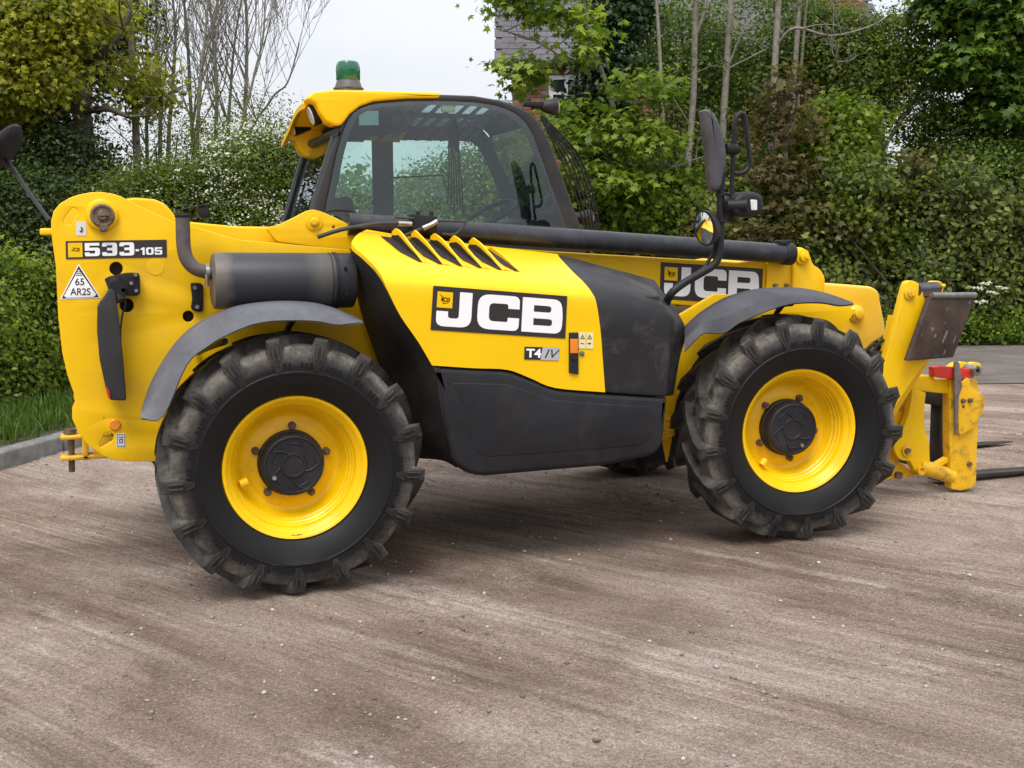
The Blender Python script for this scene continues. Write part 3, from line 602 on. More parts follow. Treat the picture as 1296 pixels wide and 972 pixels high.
# ---------------- black corner cover between hood and front wheel
rows = [[(766.5, 497, -1.12), (805, 500, -1.12), (843, 502, -1.12), (853, 500.5, -1.0)],
        [(763, 452, -1.12), (803, 456, -1.12), (846, 459, -1.115), (861, 454, -.97)],
        [(757, 396, -1.12), (800, 399, -1.12), (846, 400, -1.10), (869, 420, -.90)],
        [(744.5, 364, -1.06), (790, 369, -1.05), (833, 377, -1.03), (857, 394, -.88)],
        [(719, 336, -.82), (772, 350, -.86), (827, 364, -.88), (842, 373, -.80)],
        [(706, 321.5, -.55), (765, 337, -.60), (821, 351.5, -.62), (829, 354, -.60)]]
cc, _ = loft('corner_cover', rows, SCUFF, T, nu=1, nv=5, thick=.02, smooth=True, auto=24)
bevel(cc.data, .010, 3, 24)
# ---------------- lower skirt (black tank cover)
so_ = [(548.5, 463.5), (600, 466.5), (643.7, 468.8, 10), (672, 479.5, 12), (703, 492.5, 10), (766, 498), (845.8, 503), (842, 545, 4), (839, 566, 12), (828, 577, 12), (766, 590), (610, 603.6, 8), (589, 598.5, 10), (573, 585, 8), (563, 540), (557, 500)]
skirt = plate('side_skirt', [np.array(rnd(so_, 3))], -1.118, .45, PLA, T, bev=.030, seg=4, smooth_ang=60)
plate('skirt_panel', [np.array(rnd([(572, 484), (640, 486), (664, 494), (700, 506), (766, 511), (826, 514, 8), (826, 552, 10), (812, 564, 8), (700, 573), (612, 579, 10), (598, 566, 10), (590, 520)], 6))], -1.1205, .02, PLA, skirt, bev=.006, seg=3)
# dark arch liner between rear tyre and skirt
rows = [[(578, 592, -1.08), (560, 583, -.95), (530, 580, -.62)], [(567, 560, -1.10), (545, 560, -.95), (512, 555, -.62)], [(557, 510, -1.11), (535, 510, -.95), (495, 510, -.62)], [(548, 463.5, -1.115), (522, 463, -.97), (480, 462, -.62)],
        [(507.5, 401, -1.115), (490, 408, -.97), (463, 415, -.62)], [(482, 354, -1.085), (470, 366, -.93), (453, 380, -.62)], [(457, 326, -.93), (451, 335, -.80), (447, 345, -.62)], [(444, 314, -.77), (443.5, 317, -.70), (443, 322, -.62)]]
loft('inner_arch_panel', rows, PLAD, T, nu=4, nv=3, thick=.015)
mb = MB(); mb.box((1.42, -.8, 1.0), (1.0, .5, .7)); obj('engine_bay', mb, CHAS, T)
# ---------------- silencer, exhaust elbow, rain cap
c0, c1 = bx(268, 355.5, -.70), bx(447, 355, -.70); mb = MB(); d = c1-c0; L_ = [c0, c0+(.002, 0, 0), c0+(.01, 0, 0)]
mb.tube([c0, c0+d*.01, c0+d*.02, c0+d*.97, c0+d*.99, c1], [.118, .134, .137, .137, .134, .118], 44); sil = obj('silencer', mb, SIL, T)
mb = MB(); q = c0+d*.86; mb.tube([q-d*.012, q+d*.012], .1415, 44); mb.tube([c0+d*.82-d*.003, c0+d*.82+d*.003], .1395, 44)
for px, py in ((438, 339), (438, 372)):
    cq = bx(px, py, -.84); mb.cyl((cq[0], -.825, cq[2]), (cq[0], -.842, cq[2]), .008, .007, 8)
obj('clamp_band', mb, BLK, sil)
P = [bx(x, y, -.68) for x, y in ((231, 272), (231.5, 290), (232.5, 312), (236.5, 328), (246, 339), (258, 343.5), (272, 345))]
mb = MB(); mb.tube(cat(P, 5), .034, 22); el = obj('exhaust_elbow', mb, surf('exhaust_pipe', (.13, .115, .11), (.085, .075, .075), 12, .5, .3, dirt=(.2, .1, .06), dirtamt=.5), sil)
mb = MB(); q = bx(262, 345, -.68); mb.tube([q+(-.006, 0, 0), q+(.01, 0, 0)], .042, 20); q2 = bx(262, 352, -.72); mb.cyl(q2+(0, 0, -.04), q2+(0, 0, .02), .01, .01, 8); obj('clamp', mb, STEEL, sil)
q = bx(231, 272, -.68); mb = MB(); mb.tube([q+(0, 0, -.012), q+(0, 0, .005)], .038, 20)
M_ = Matrix.Rotation(rad(-12), 4, 'Y'); mb.box(q+(.045, .03, .035), (.15, .075, .008), M_); mb.cyl(q+(.02, .03, .01), q+(.02, .03, .05), .012, .012, 10); mb.cyl(q+(.10, -.0, .012), q+(.10, .06, .012), .03, .03, 14)
obj('rain_cap', mb, BLK, sil, bev=.003)
# small black support bracket with two bolts
bk = plate('exhaust_bracket', [[(241, 358), (254, 358), (257.5, 362), (257, 394), (250, 395), (241.5, 391), (243.5, 378)]], -.525, .02, BLK, T, r=3)
for px, py in ((246.5, 364), (249.5, 388.5)): mb = MB(); c = bx(px, py, -.53); mb.cyl((c[0], -.52, c[2]), (c[0], -.538, c[2]), .011, .010, 12); obj('bolt', mb, STEEL, bk)
# ---------------- mudguards
def guard(name, up, lo, yu, yl, cr, mat):
    up, lo = np.array(up, float), np.array(lo, float)
    r0 = [(a[0], a[1], yu) for a in up]; r3 = [(a[0], a[1], yl) for a in lo]
    k = cr; r2 = [(u[0]*(1-k)+l[0]*k, u[1]*(1-k)+l[1]*k, yl+.035) for u, l in zip(up, lo)]
    k2 = .12; r1 = [(u[0]*(1-k2)+l[0]*k2, u[1]*(1-k2)+l[1]*k2, (yu+yl)/2-.02) for u, l in zip(up, lo)]
    return loft(name, [r0, r1, r2, r3], mat, T, nu=4, nv=1, thick=.010, auto=35)[0]
up = [(179, 516), (194, 477), (222, 433), (249, 409), (277, 395), (305, 385.5), (347, 380.5), (388, 381.4), (416, 387), (442, 397), (459, 406)]
lo = [(177, 528.6), (206, 527), (235.5, 462), (263, 438), (285.5, 424.5), (319, 410.5), (352, 405.5), (398, 405.8), (425, 410.5), (444, 409), (459, 406.8)]
lo[0] = (178, 529)
g1 = guard('mudguard', up, lo, -.78, -1.16, .50, GUARD)
up = [(867, 412), (880, 400), (892, 391), (918, 376), (949, 367), (974, 364), (1010, 364), (1039, 369), (1062, 376), (1080, 383)]
lo = [(866, 445), (882, 428), (893, 421.5), (917, 421), (936, 408.5), (964, 396), (1000, 384.5), (1038, 382.5), (1062, 386), (1080, 384)]
g2 = guard('mudguard', up, lo, -.78, -1.12, .55, surf('scuffed_dark_rubber', (.040, .041, .050), (.068, .069, .080), 5, .6, spec=.3, dirt=(.03, .03, .03), dirtamt=.6, dscale=9, bmp=.3, bscale=90))
for k, (px, py) in enumerate(((888, 421), (901, 421.5), (894, 411), (907, 410))): mb = MB(); c = bx(px, py-4, -1.01); mb.cyl(c, c+(0, -.028, .014), .010, .010, 10); obj('bolt', mb, STEEL, g2)
for (gd, L) in ((g1, [((372, 403, -.95), (366, 412, -.8), (360, 430, -.6)), ((285, 432, -1.0), (262, 440, -.75), (250, 446, -.52))]), (g2, [((992, 384, -.95), (984, 394, -.8), (975, 412, -.62)), ((1002, 384, -.95), (985, 386, -.8), (950, 392, -.62))])):
    for a in L:
        mb = MB(); mb.tube([bx(*q) for q in a], .016, 10); obj('stay', mb, BLK, gd)
# ---------------- rear details
rl = plate('rear_lamp_arm', [[(141, 354), (150, 347), (162, 345, 2), (175.5, 345.5, 3), (177, 349), (177.5, 372), (172, 374.5), (158, 374), (150, 366), (143, 362)]], -.56, .05, BLK, T, r=2, bev=.005)
for px, py in ((171.5, 348), (166, 358.5), (172.5, 368)): mb = MB(); c = bx(px, py, -.57); mb.cyl((c[0], -.55, c[2]), (c[0], -.575, c[2]), .010, .009, 12); obj('bolt', mb, STEEL, rl)
mb = MB(); c = bx(156, 367, -.62); mb.cyl((c[0], -.55, c[2]), (c[0], -.64, c[2]), .012, .010, 12); obj('bolt', mb, STEEL, rl)
mb = MB(); c = bx(148, 365, -.6); mb.cyl(c+(-.02, .02, .05), c+(.01, -.02, -.06), .035, .03, 16); mb.cyl(c+(0, -.04, 0), c+(0, .05, 0), .04, .04, 16); obj('lamp_knuckle', mb, BLK, rl)
hs = plate('tail_lamp_housing', [np.array(rnd([(139.5, 364, 4), (146, 370), (151, 405), (155.5, 450), (160, 504.5), (158.5, 507), (139, 506.5), (134, 492), (126, 455), (123, 420), (123.5, 388), (128, 381, 3), (133, 375)], 3))], -.66, .12, surf('tail_lamp_black', (.016, .014, .015), (.024, .021, .022), 4, .6), T, bev=.006)
plate('tail_lens', [[(134.5, 488), (138.5, 494), (140.5, 505.5), (137.5, 504), (135, 497)]], -.668, .10, REDL, hs, r=0, bev=.002)
mb = MB(); mb.tube(cat([bx(x, y, -.60) for x, y in ((158, 372), (158.5, 385), (155, 398), (152.5, 420), (152.5, 450), (155, 480))], 4), .005, 6); obj('lamp_cable', mb, HOSE, hs)
for (px, py, r) in ((145.3, 537.5, .028),):
    c = bx(px, py, -.5); mb = MB(); mb.rev([(0, r), (-.008, r*.97), (-.011, r*.85), (-.011, .001)], (c[0], -.5, c[2]), 24); obj('reflector', mb, AMBER, tower)
c = bx(197, 338, -.5); mb = MB(); mb.rev([(0, .040), (-.002, .0395), (-.002, .001)], (c[0], -.5, c[2]), 28); obj('blanking_disc', mb, YEL, tower)
mb = MB(); mb.box(bx(60, 293.5, -.1), (.07, .09, .035)); obj('marker_lamp', mb, YCAP, T, bev=.008)
# towing hitch at the tail
mb = MB(); HY = -.05
for (y0_, hh) in ((551, 0), (577, 0)):
    a, b_ = bx(77, y0_, HY), bx(112, y0_+2, HY); mb.box((a+b_)/2+(.06, 0, 0), (.26, .10, .022))
a, b_ = bx(108, 551, HY), bx(108, 577, HY); mb.box((a+b_)/2, (.03, .10, .14)); mb.box((a+b_)/2+(.1, 0, 0), (.12, .10, .10))
hit = obj('towing_hitch', mb, YWORN, T, bev=.006)
mb = MB(); mb.cyl(bx(90, 548, HY), bx(91, 597, HY), .017, .016, 14); mb.cyl(bx(89, 549, HY), bx(89, 543, HY), .03, .03, 14); mb.tube([bx(80, 548, HY), bx(86, 543, HY), bx(97, 545, HY)], .007, 8); obj('hitch_pin', mb, RUST, hit)
# ---------------- far rear mirror on its long arm
mb = MB(); mb.tube([bx(9, 203, 1.15), bx(36, 243, .8), bx(63, 280, .45)], .013, 10); rm = obj('mirror_arm', mb, BLK, T)
M_ = Matrix.Rotation(rad(36), 4, 'Y') @ Matrix.Rotation(rad(-28), 4, 'Z'); c = bx(3, 187, 1.15); mb = MB()
def dish(mb, M, rx, ry, th, n=28):
    V = []; R = [(0, 1), (.3, .98), (.7, .8), (1, .35)]
    for (d, s) in R:
        for a in np.arange(n)*2*math.pi/n: V.append(tuple(M @ Vector((th*d, rx*s*math.cos(a), ry*s*math.sin(a)))))
    mb.add(V, [(i*n+j, i*n+(j+1) % n, (i+1)*n+(j+1) % n, (i+1)*n+j) for i in range(len(R)-1) for j in range(n)]+[tuple(range(n)), tuple((len(R)-1)*n+j for j in range(n))])
mb = MB(); MM = Matrix.Translation(Vector(c)) @ M_; dish(mb, MM, .12, .165, .05); mh = obj('mirror_housing', mb, PLA, rm)
mb = MB(); V = [tuple(MM @ Vector((-.003, .10*math.cos(a), .14*math.sin(a)))) for a in np.arange(28)*2*math.pi/28]; mb.add(V, [tuple(range(28))]); obj('mirror_glass', mb, MIRROR, rm)
# ---------------- near front mirror stalk
MY = -1.0
mb = MB(); P = rnd([tuple(q) for q in ((843, 384), (849, 366), (909, 334), (912, 322), (911.5, 205))], 12, 7)
stt = [bx(843, 384, MY+.06), bx(850, 371, MY), bx(866, 358, MY), bx(886, 346.5, MY), bx(902, 336.5, MY), bx(909, 326, MY), bx(911, 312, MY), bx(912, 280, MY), bx(912, 240, MY), bx(914, 190, MY)]
mb.tube(cat(stt, 4), .021, 16); mb.tube(cat([bx(884, 347, MY), bx(893, 336, MY+.02), bx(903, 318, MY+.02), bx(906, 300, MY)], 4), .010, 10)
for py in (246, 279): c = bx(913, py, MY); mb.cyl(c+(0, 0, -.008), c+(0, 0, .008), .033, .033, 16)
stalk = obj('mirror_stalk', mb, BLK, T)
mb = MB(); P = [bx(925, 278, MY), bx(926, 240, MY), bx(928.5, 190, MY), bx(930.5, 157, MY), bx(934, 146, MY), bx(940, 144.5, MY), bx(943, 152, MY), bx(947, 185, MY), bx(949, 205, MY), bx(947, 213, MY), bx(940, 219, MY), bx(929, 220, MY)]
mb.tube(cat(P, 4), .0125, 12); mb.cyl(bx(912, 246, MY), bx(927, 246, MY), .01, .01, 8); mb.cyl(bx(912, 279, MY), bx(926, 279, MY), .01, .01, 8); c = bx(927, 189, MY); mb.cyl(c+(-.04, 0, 0), c+(.025, 0, 0), .03, .03, 14); obj('mirror_frame', mb, BLK, stalk)
# large mirror: housing seen almost edge on, glass towards the cab
c = bx(900, 190, MY)
pf = [(893, 139), (897, 137), (904, 139.5), (911, 150), (918, 170), (922.5, 195), (921.5, 212), (918, 222), (916, 236), (912, 243), (906, 242), (903, 235), (899, 190)]
mr_ = plate('big_mirror', [np.array(rnd(pf, 5))], MY-.06, .10, surf('scuffed_mirror_plastic', (.035, .034, .043), (.075, .072, .086), 7, .45, dirt=(.02, .02, .025), dirtamt=.7, dscale=14), stalk, bev=.035, seg=4, smooth_ang=60)
a, b_ = bx(893.5, 143, MY), bx(904, 236, MY); mb = MB(); mb.hexa([a+(.008, -.04, 0), b_+(.008, -.04, 0), b_+(.008, .02, 0), a+(.008, .02, 0)], [a+(.012, -.04, 0), b_+(.012, -.04, 0), b_+(.012, .02, 0), a+(.012, .02, 0)]); obj('mirror_glass', mb, MIRROR, mr_)
# convex mirror below, glass faces the camera-left side
c = bx(892, 289, MY-.02); MM = Matrix.Translation(Vector(c)) @ Matrix.Rotation(rad(14), 4, 'Z') @ Matrix.Rotation(rad(-9), 4, 'Y'); mb = MB(); dish(mb, MM, .085, .095, .07); cm_ = obj('convex_mirror', mb, PLA, stalk)
V = []; n = 24
for k_, s in enumerate((1, .66, .33)):
    for a in np.arange(n)*2*math.pi/n: V.append(tuple(MM @ Vector((-.004-.012*(1-s*s), .066*s*math.cos(a), .086*s*math.sin(a)))))
mb = MB(); mb.add(V, [(i*n+j, i*n+(j+1) % n, (i+1)*n+(j+1) % n, (i+1)*n+j) for i in range(2) for j in range(n)]+[tuple(2*n+j for j in range(n))]); obj('mirror_glass', mb, MIRROR, cm_)
# work lamp on the stalk
lp = plate('work_lamp', [np.array(rnd([(930, 252), (938, 243.5), (956, 242), (967, 247), (969, 262), (966, 271), (950, 275), (934, 274), (929, 266)], 5))], MY-.09, .15, PLA, stalk, bev=.03, seg=3, smooth_ang=60)
plate('lamp_lens', [[(950, 252.5), (958.5, 253), (958.5, 266), (951, 266)]], MY-.094, .01, LENS, lp, r=1.5, bev=.002)
mb = MB(); c = bx(935, 260, MY-.06); mb.cyl(c+(-.05, .02, 0), c+(.03, -.035, 0), .03, .035, 14); mb.cyl(bx(925, 262, MY), c, .012, .012, 8); obj('lamp_bracket', mb, BLK, lp)
# ---------------- stabiliser leg with worn steel foot
SY = -.80
sa = plate('stabiliser_leg', [np.array(rnd([(1144, 368, 4), (1147.5, 357, 6), (1154, 354.5, 6), (1163, 358, 6), (1168, 369), (1171.5, 388), (1173.5, 455), (1149, 491), (1123, 531), (1100, 560), (1100, 500), (1117, 468), (1133, 412)], 3))], SY, .05, YEL, T, bev=.006)
mb = MB(); pts = [bx(1173, 456, SY+.05), bx(1149, 491, SY+.05), bx(1123, 531, SY+.05), bx(1100, 560, SY+.05)]
a0, a1, a2 = bx(1140, 470, SY+.05), bx(1174, 456, SY+.05), bx(1100, 562, SY+.05)
plate('leg_inner_plate', [np.array(rnd([(1155, 360, 6), (1163, 358, 6), (1173, 380), (1178, 455), (1130, 531), (1105, 560), (1105, 500), (1135, 412)], 3))], SY+.17, .04, YEL, sa, bev=.006)
mb.hexa([bx(1140, 400, SY+.05), bx(1171, 400, SY+.05), bx(1173, 455, SY+.05), bx(1125, 470, SY+.05)], [q+(0, .12, 0) for q in (bx(1140, 400, SY+.05), bx(1171, 400, SY+.05), bx(1173, 455, SY+.05), bx(1125, 470, SY+.05))])
mb.hexa([bx(1125, 470, SY+.05), bx(1173, 455, SY+.05), bx(1148, 491, SY+.05), bx(1118, 531, SY+.05)], [q+(0, .12, 0) for q in (bx(1125, 470, SY+.05), bx(1173, 455, SY+.05), bx(1148, 491, SY+.05), bx(1118, 531, SY+.05))]); obj('leg_web', mb, YEL, sa)
c = bx(1150.5, 371, SY); mb = MB(); mb.rev([(0, .040), (-.010, .039), (-.013, .034), (-.013, .022), (-.024, .021), (-.026, .001)], (c[0], SY, c[2]), 24); mb.cyl((c[0]+.015, SY-.02, c[2]-.012), (c[0]+.015, SY-.034, c[2]-.012), .008, .008, 8); obj('pin', mb, YWORN, sa)
cA, cB = bx(1157, 367, SY+.02), bx(1184, 365, SY+.36); mb = MB(); mb.cyl(cA, cB, .042, .042, 24); obj('pivot_bush', mb, TUBE, sa)
mb = MB(); mb.rev([(-.02, .001), (-.02, .048), (.05, .048), (.05, .001)], cB, 28); mb.cyl(cB+(.03, -.02, .012), cB+(.055, -.02, .02), .012, .012, 8); obj('far_lug', mb, YEL, sa, bev=.006)
# foot: thick plate, pivoting on the bush
q = [bx(1178, 376, SY-.06), bx(1235, 375, SY+.06), bx(1207, 452.5, SY+.02), bx(1149, 457, SY-.10)]; nrm = np.cross(q[1]-q[0], q[3]-q[0]); nrm /= np.linalg.norm(nrm)
if nrm[1] < 0: nrm = -nrm
mb = MB(); mb.hexa(q, [p+nrm*.035 for p in q]); ft = obj('stabiliser_foot', mb, None or surf('worn_foot_steel', (.040, .026, .020), (.085, .056, .040), 9, .7, .1, spec=.3, dirt=(.014, .013, .017), dirtamt=.85, dscale=6, bmp=.6, bscale=60), T, bev=.008)
mb = MB(); q0, q1 = bx(1179, 374, SY-.05), bx(1234, 373.5, SY+.06); mb.tube([q0, q1], .018, 14); obj('foot_edge', mb, STEEL, ft)
mb = MB()
random.seed(3); SCR = surf('bare_scrape', (.26, .24, .23), (.15, .13, .12), 60, .5, .4)
for (u, v, ru, rv) in ((.30, .52, .03, .05), (.26, .50, .02, .03), (.62, .66, .035, .13), (.86, .70, .02, .08), (.40, .62, .03, .05), (.74, .90, .02, .05), (.9, .1, .03, .03), (.1, .6, .015, .02), (.45, .2, .012, .05), (.52, .42, .01, .04)):
    P = lambda u_, v_: q[0]*(1-u_)*(1-v_)+q[1]*u_*(1-v_)+q[2]*u_*v_+q[3]*(1-u_)*v_-nrm*.0015
    n = 9; V = [P(u+ru*random.uniform(.5, 1)*math.cos(a), v+rv*random.uniform(.6, 1)*math.sin(a)) for a in np.arange(n)*2*math.pi/n]; mb = MB(); mb.add(V, [tuple(range(n))]); obj('scrape_mark', mb, SCR, ft)
# dark ram and hoses between nose and leg
mb = MB(); mb.tube([bx(1098, 470, -.6), bx(1140, 412, -.6)], .045, 14); mb.tube(cat([bx(1098, 462, -.62), bx(1112, 434, -.64), bx(1124, 428, -.64), bx(1131, 405, -.64), bx(1136, 394, -.6)], 4), .010, 8)
mb.tube(cat([bx(1092, 450, -.6), bx(1105, 436, -.62), bx(1118, 440, -.62), bx(1130, 425, -.6)], 4), .012, 8); mb.box(bx(1105, 455, -.55), (.16, .2, .12)); obj('leg_ram', mb, CHAS, T, bev=.004)
# ---------------- fork carriage on the quick hitch
def P_(name, pts, y, th, mat, par, r=1, bev=.004, holes=()): return plate(name, [np.array(rnd(pts, r))]+list(holes), y, th, mat, par, bev=bev)
CY = -.46
fc = P_('fork_carriage', [(1202, 480), (1236, 480.5), (1239, 491), (1235.5, 612, 3), (1229, 618), (1216, 621), (1204.5, 619), (1202, 563)], CY, .07, YWORN, T)
P_('hook_plate', [(1212.7, 504), (1218, 484), (1224, 478), (1228, 480), (1228.5, 489), (1244.6, 499.7), (1246.6, 506), (1246, 519), (1234, 537), (1234, 541), (1216, 551), (1213.7, 547)], CY-.03, .022, YWORN, fc)
P_('lock_bar', [(1208, 457.5), (1212, 457), (1214.7, 460), (1218, 489), (1213.7, 502), (1211.9, 551), (1209.3, 551), (1208.5, 502)], CY-.045, .012, STEEL, fc, bev=.002)
rd = P_('locking_lever', [(1181.4, 464.7), (1190, 463), (1232, 467), (1233, 478), (1209, 481), (1182, 476.5)], CY-.022, .05, RED, fc)
c = bx(1236.8, 469, CY-.05); mb = MB(); mb.rev([(.12, .034), (0, .034), (-.006, .030), (-.006, .015), (.02, .013), (.02, .001)], (c[0], CY-.05, c[2]), 24); obj('roller', mb, STEEL, fc)
P_('top_hook', [(1197, 469), (1210, 459), (1222, 458), (1230, 462), (1226, 467), (1212, 468)], CY+.05, .05, YEL, fc, r=3)
P_('top_hook', [(1221, 466), (1232, 458, 3), (1241, 459.5, 3), (1243, 466), (1234, 464)], CY+.05, .04, YEL, fc, r=2)
for px, py, y0_, y1_, r_ in ((1219.5, 507.5, -.03, -.05, .015), (1228, 507, -.03, -.05, .015), (1220.5, 515, -.025, -.034, .010), (1231.5, 588.5, .01, -.016, .018)):
    mb = MB(); c = bx(px, py, CY-.04); mb.cyl((c[0], CY+y0_, c[2]), (c[0], CY+y1_, c[2]), r_, r_*.9, 12); obj('bolt', mb, RUST, fc)
P_('top_beam', [(1157, 475.5), (1183, 475.5), (1183, 480), (1201.5, 481), (1201.5, 499), (1160, 494.5), (1155, 490)], CY+.02, .16, YEL, fc, r=2, bev=.010)
P_('side_plate', [(1157, 480), (1162, 494), (1172.6, 497), (1170.5, 512), (1170.5, 539), (1176.7, 563), (1177.5, 590), (1163, 603), (1158, 596), (1152, 584), (1140, 583, 5), (1132.5, 574, 5), (1131, 561, 5), (1141.7, 545, 4), (1149, 528, 4), (1153, 508), (1155, 485)], CY+.005, .05, YEL, fc, r=2, bev=.007)
c = bx(1148, 570.5, CY); mb = MB(); mb.rev([(0, .042), (-.012, .040), (-.014, .026), (-.022, .024), (-.024, .001)], (c[0], CY+.004, c[2]), 22); obj('pin_boss', mb, YWORN, fc)
c = bx(1148.5, 570.5, CY-.02); mb = MB(); mb.cyl((c[0], CY-.018, c[2]), (c[0], CY-.034, c[2]), .020, .017, 6); obj('pin_bolt', mb, RUST, fc)
mb = MB(); mb.tube([bx(1162, 590, CY+.03), bx(1180, 595, CY+.03), bx(1204, 603, CY+.03)], [.050, .050, .048], 16); obj('lower_beam', mb, YWORN, fc)
c = bx(1167, 596, CY-.022); mb = MB(); mb.rev([(.03, .030), (0, .030), (-.002, .02), (.01, .018), (.01, .001)], (c[0], CY-.022, c[2]), 16); obj('beam_eye', mb, YWORN, fc)
mb = MB(); a, b_ = bx(1178, 592, CY+.02), bx(1204, 577, CY+.02); mb.hexa([a, b_, b_+(0, 0, -.03), a+(0, 0, -.03)], [a+(0, .05, 0), b_+(0, .05, 0), b_+(0, .05, -.03), a+(0, .05, -.03)]); obj('brace', mb, YEL, fc)
# quick hitch: yellow arm from the leg side and foot plate on the ground
qh = P_('quick_hitch', [(1105, 548), (1118, 520), (1141, 500), (1150, 534), (1133, 560), (1137, 583), (1155, 596), (1158, 603), (1112, 609), (1112, 602), (1122, 583), (1115, 570)], CY+.08, .10, YWORN, T, r=3, bev=.008)
P_('hitch_arm', [(1144, 500), (1156, 485), (1155, 510), (1146, 535)], CY+.11, .05, YEL, qh, r=1)
mb = MB(); c = bx(1135, 601, CY+.08); mb.cyl((c[0], CY+.05, c[2]), (c[0], CY+.09, c[2]), .026, .022, 10); obj('hitch_bolt', mb, RUST, qh)
mb = MB(); mb.box(bx(1172, 503, -.1)+(.05, .25, 0), (.05, 1.0, .10)); mb.box((bx(1190, 585, -.1)[0], .25, .10), (.05, 1.25, .10)); mb.box((bx(1190, 505, .1)[0]+.05, .78, .4), (.06, .07, .75)); obj('carriage_rails', mb, CHAS, fc, bev=.006)
FORK = surf('fork_steel', (.035, .032, .032), (.06, .05, .045), 8, .45, .5, dirt=(.14, .11, .085), dirtamt=.6)
for yc, x0, L, sh in ((-.14, None, 1.5, True), (.84, None, 1.56, True)):
    xs = bx(1187, 540, -.14)[0]; mb = MB(); n = 10
    wd = .06
    mb.box((xs, yc, .26), (.045, .12, .5)) if yc > 0 else mb.box((xs, yc, .30), (.05, .10, .56))
    V = []; 
    for i in range(n+1):
        t = i/n; x = xs-.02+L*1.0*t; w_ = wd*(1-.75*max(0, (t-.8)/.2)**1.5); h = .036-.028*t
        V += [(x, yc-w_, .012), (x, yc+w_, .012), (x, yc+w_, .012+h), (x, yc-w_, .012+h)]
    mb.add(V, [(i*4+j, (i+1)*4+j, (i+1)*4+(j+1) % 4, i*4+(j+1) % 4) for i in range(n) for j in range(4)]+[(0, 1, 2, 3), (n*4+3, n*4+2, n*4+1, n*4)]); obj('fork', mb, FORK, fc, bev=.004)
mb = MB(); a = bx(1187, 508, .0); b_ = bx(1187, 576, .0); 
# ---------------- cab
NY, FYC = .13, 1.08
oc = [(385, 300), (391, 277), (399, 250), (411, 212), (427, 165), (436, 146, 8), (452, 132, 10), (474, 125, 8), (515, 121), (560, 119.5), (600, 121), (632, 126.5), (656, 134, 10), (675, 145, 10), (688, 163, 10), (700, 190), (742, 305)]
ic = [(407, 300), (412, 262), (427, 190), (437, 158, 10), (449, 139, 12), (474, 131, 10), (515, 128), (560, 127.5), (600, 129), (630, 134), (650, 141.5, 10), (665, 153, 10), (675, 170), (722, 300)]
FRAME = surf('cab_frame_black', (.018, .018, .021), (.03, .03, .034), 4, .38)
nf = plate('cab_side_frame', [np.array(rnd(oc, 3)), np.array(rnd(ic, 2))[::-1]], NY, .05, FRAME, T, bev=.012, seg=3, smooth_ang=60)
plate('side_window', [np.array(rnd([(407, 300), (412, 262), (427, 190), (437, 158, 10), (449, 139, 12), (474, 131, 10), (515, 128), (560, 127.5), (600, 129), (630, 134), (650, 141.5, 10), (665, 153, 10), (675, 170), (722, 300)], 2))], NY+.004, .006, GLASS, nf, bev=.0005)
# printed black border on the glass
pi_ = [(418, 300), (421, 262), (435, 195), (443, 165, 12), (455, 143, 14), (478, 136, 10), (515, 133), (560, 132.5), (600, 134), (627, 139), (645, 147, 10), (658, 158, 10), (667, 172), (717, 300)]
DGLASS = surf('frit_border', (.03, .032, .036), (.035, .037, .041), 9, .12)
plate('glass_border', [np.array(rnd([(407, 300), (412, 262), (427, 190), (437, 158, 10), (449, 139, 12), (474, 131, 10), (515, 128), (560, 127.5), (600, 129), (630, 134), (650, 141.5, 10), (665, 153, 10), (675, 170), (722, 300)], 2)), np.array(rnd(pi_, 2))[::-1]], NY+.011, .004, DGLASS, nf, bev=.0005)
# far side frame, holes where the photo shows them
X0 = bx(395, 277, NY); 
def tr(pts, dy_from, dx=0): return [tuple(bx(p[0], p[1], dy_from)[[0, 2]])+tuple(p[2:]) for p in pts]
ocw = np.array([bx(p[0], p[1], NY)[[0, 2]] for p in np.array(rnd(oc, 3))])
ha = rnd(tr([(418, 290), (433, 176), (440, 169), (468, 168.5), (472, 172), (474, 290)], FYC), .03); hb = rnd(tr([(499, 290), (497.5, 172), (502, 168), (540, 169), (590, 175.5), (606, 183), (618, 205), (640, 260), (652, 290)], FYC), .03)
ff = plate('door_frame', [ocw, np.array(ha), np.array(hb)], FYC, .05, CORK, T, bev=.006, px=False)
plate('door_window', [ha], FYC+.02, .006, GLASS, ff, px=False, bev=.0005); plate('door_window', [hb], FYC+.02, .006, GLASS, ff, px=False, bev=.0005)
def xz(px, py): return bx(px, py, NY)[[0, 2]]
# roof: skins from near profile to far profile
tp = rnd([(427, 160), (436, 146, 8), (452, 132, 10), (474, 125, 8), (515, 120), (557, 118)], 2)
def strip(name, prof, y0, y1, mat, par, th=.03, crown=.03, nn=6):
    R = []
    for i in range(nn+1):
        t = i/nn; y = y0+(y1-y0)*t; up_ = crown*math.sin(math.pi*t)**.7
        R.append([(p[0], y, p[1]+up_) for p in prof])
    return loft(name, R, mat, par, nu=2, nv=1, thick=0, px=False)[0]
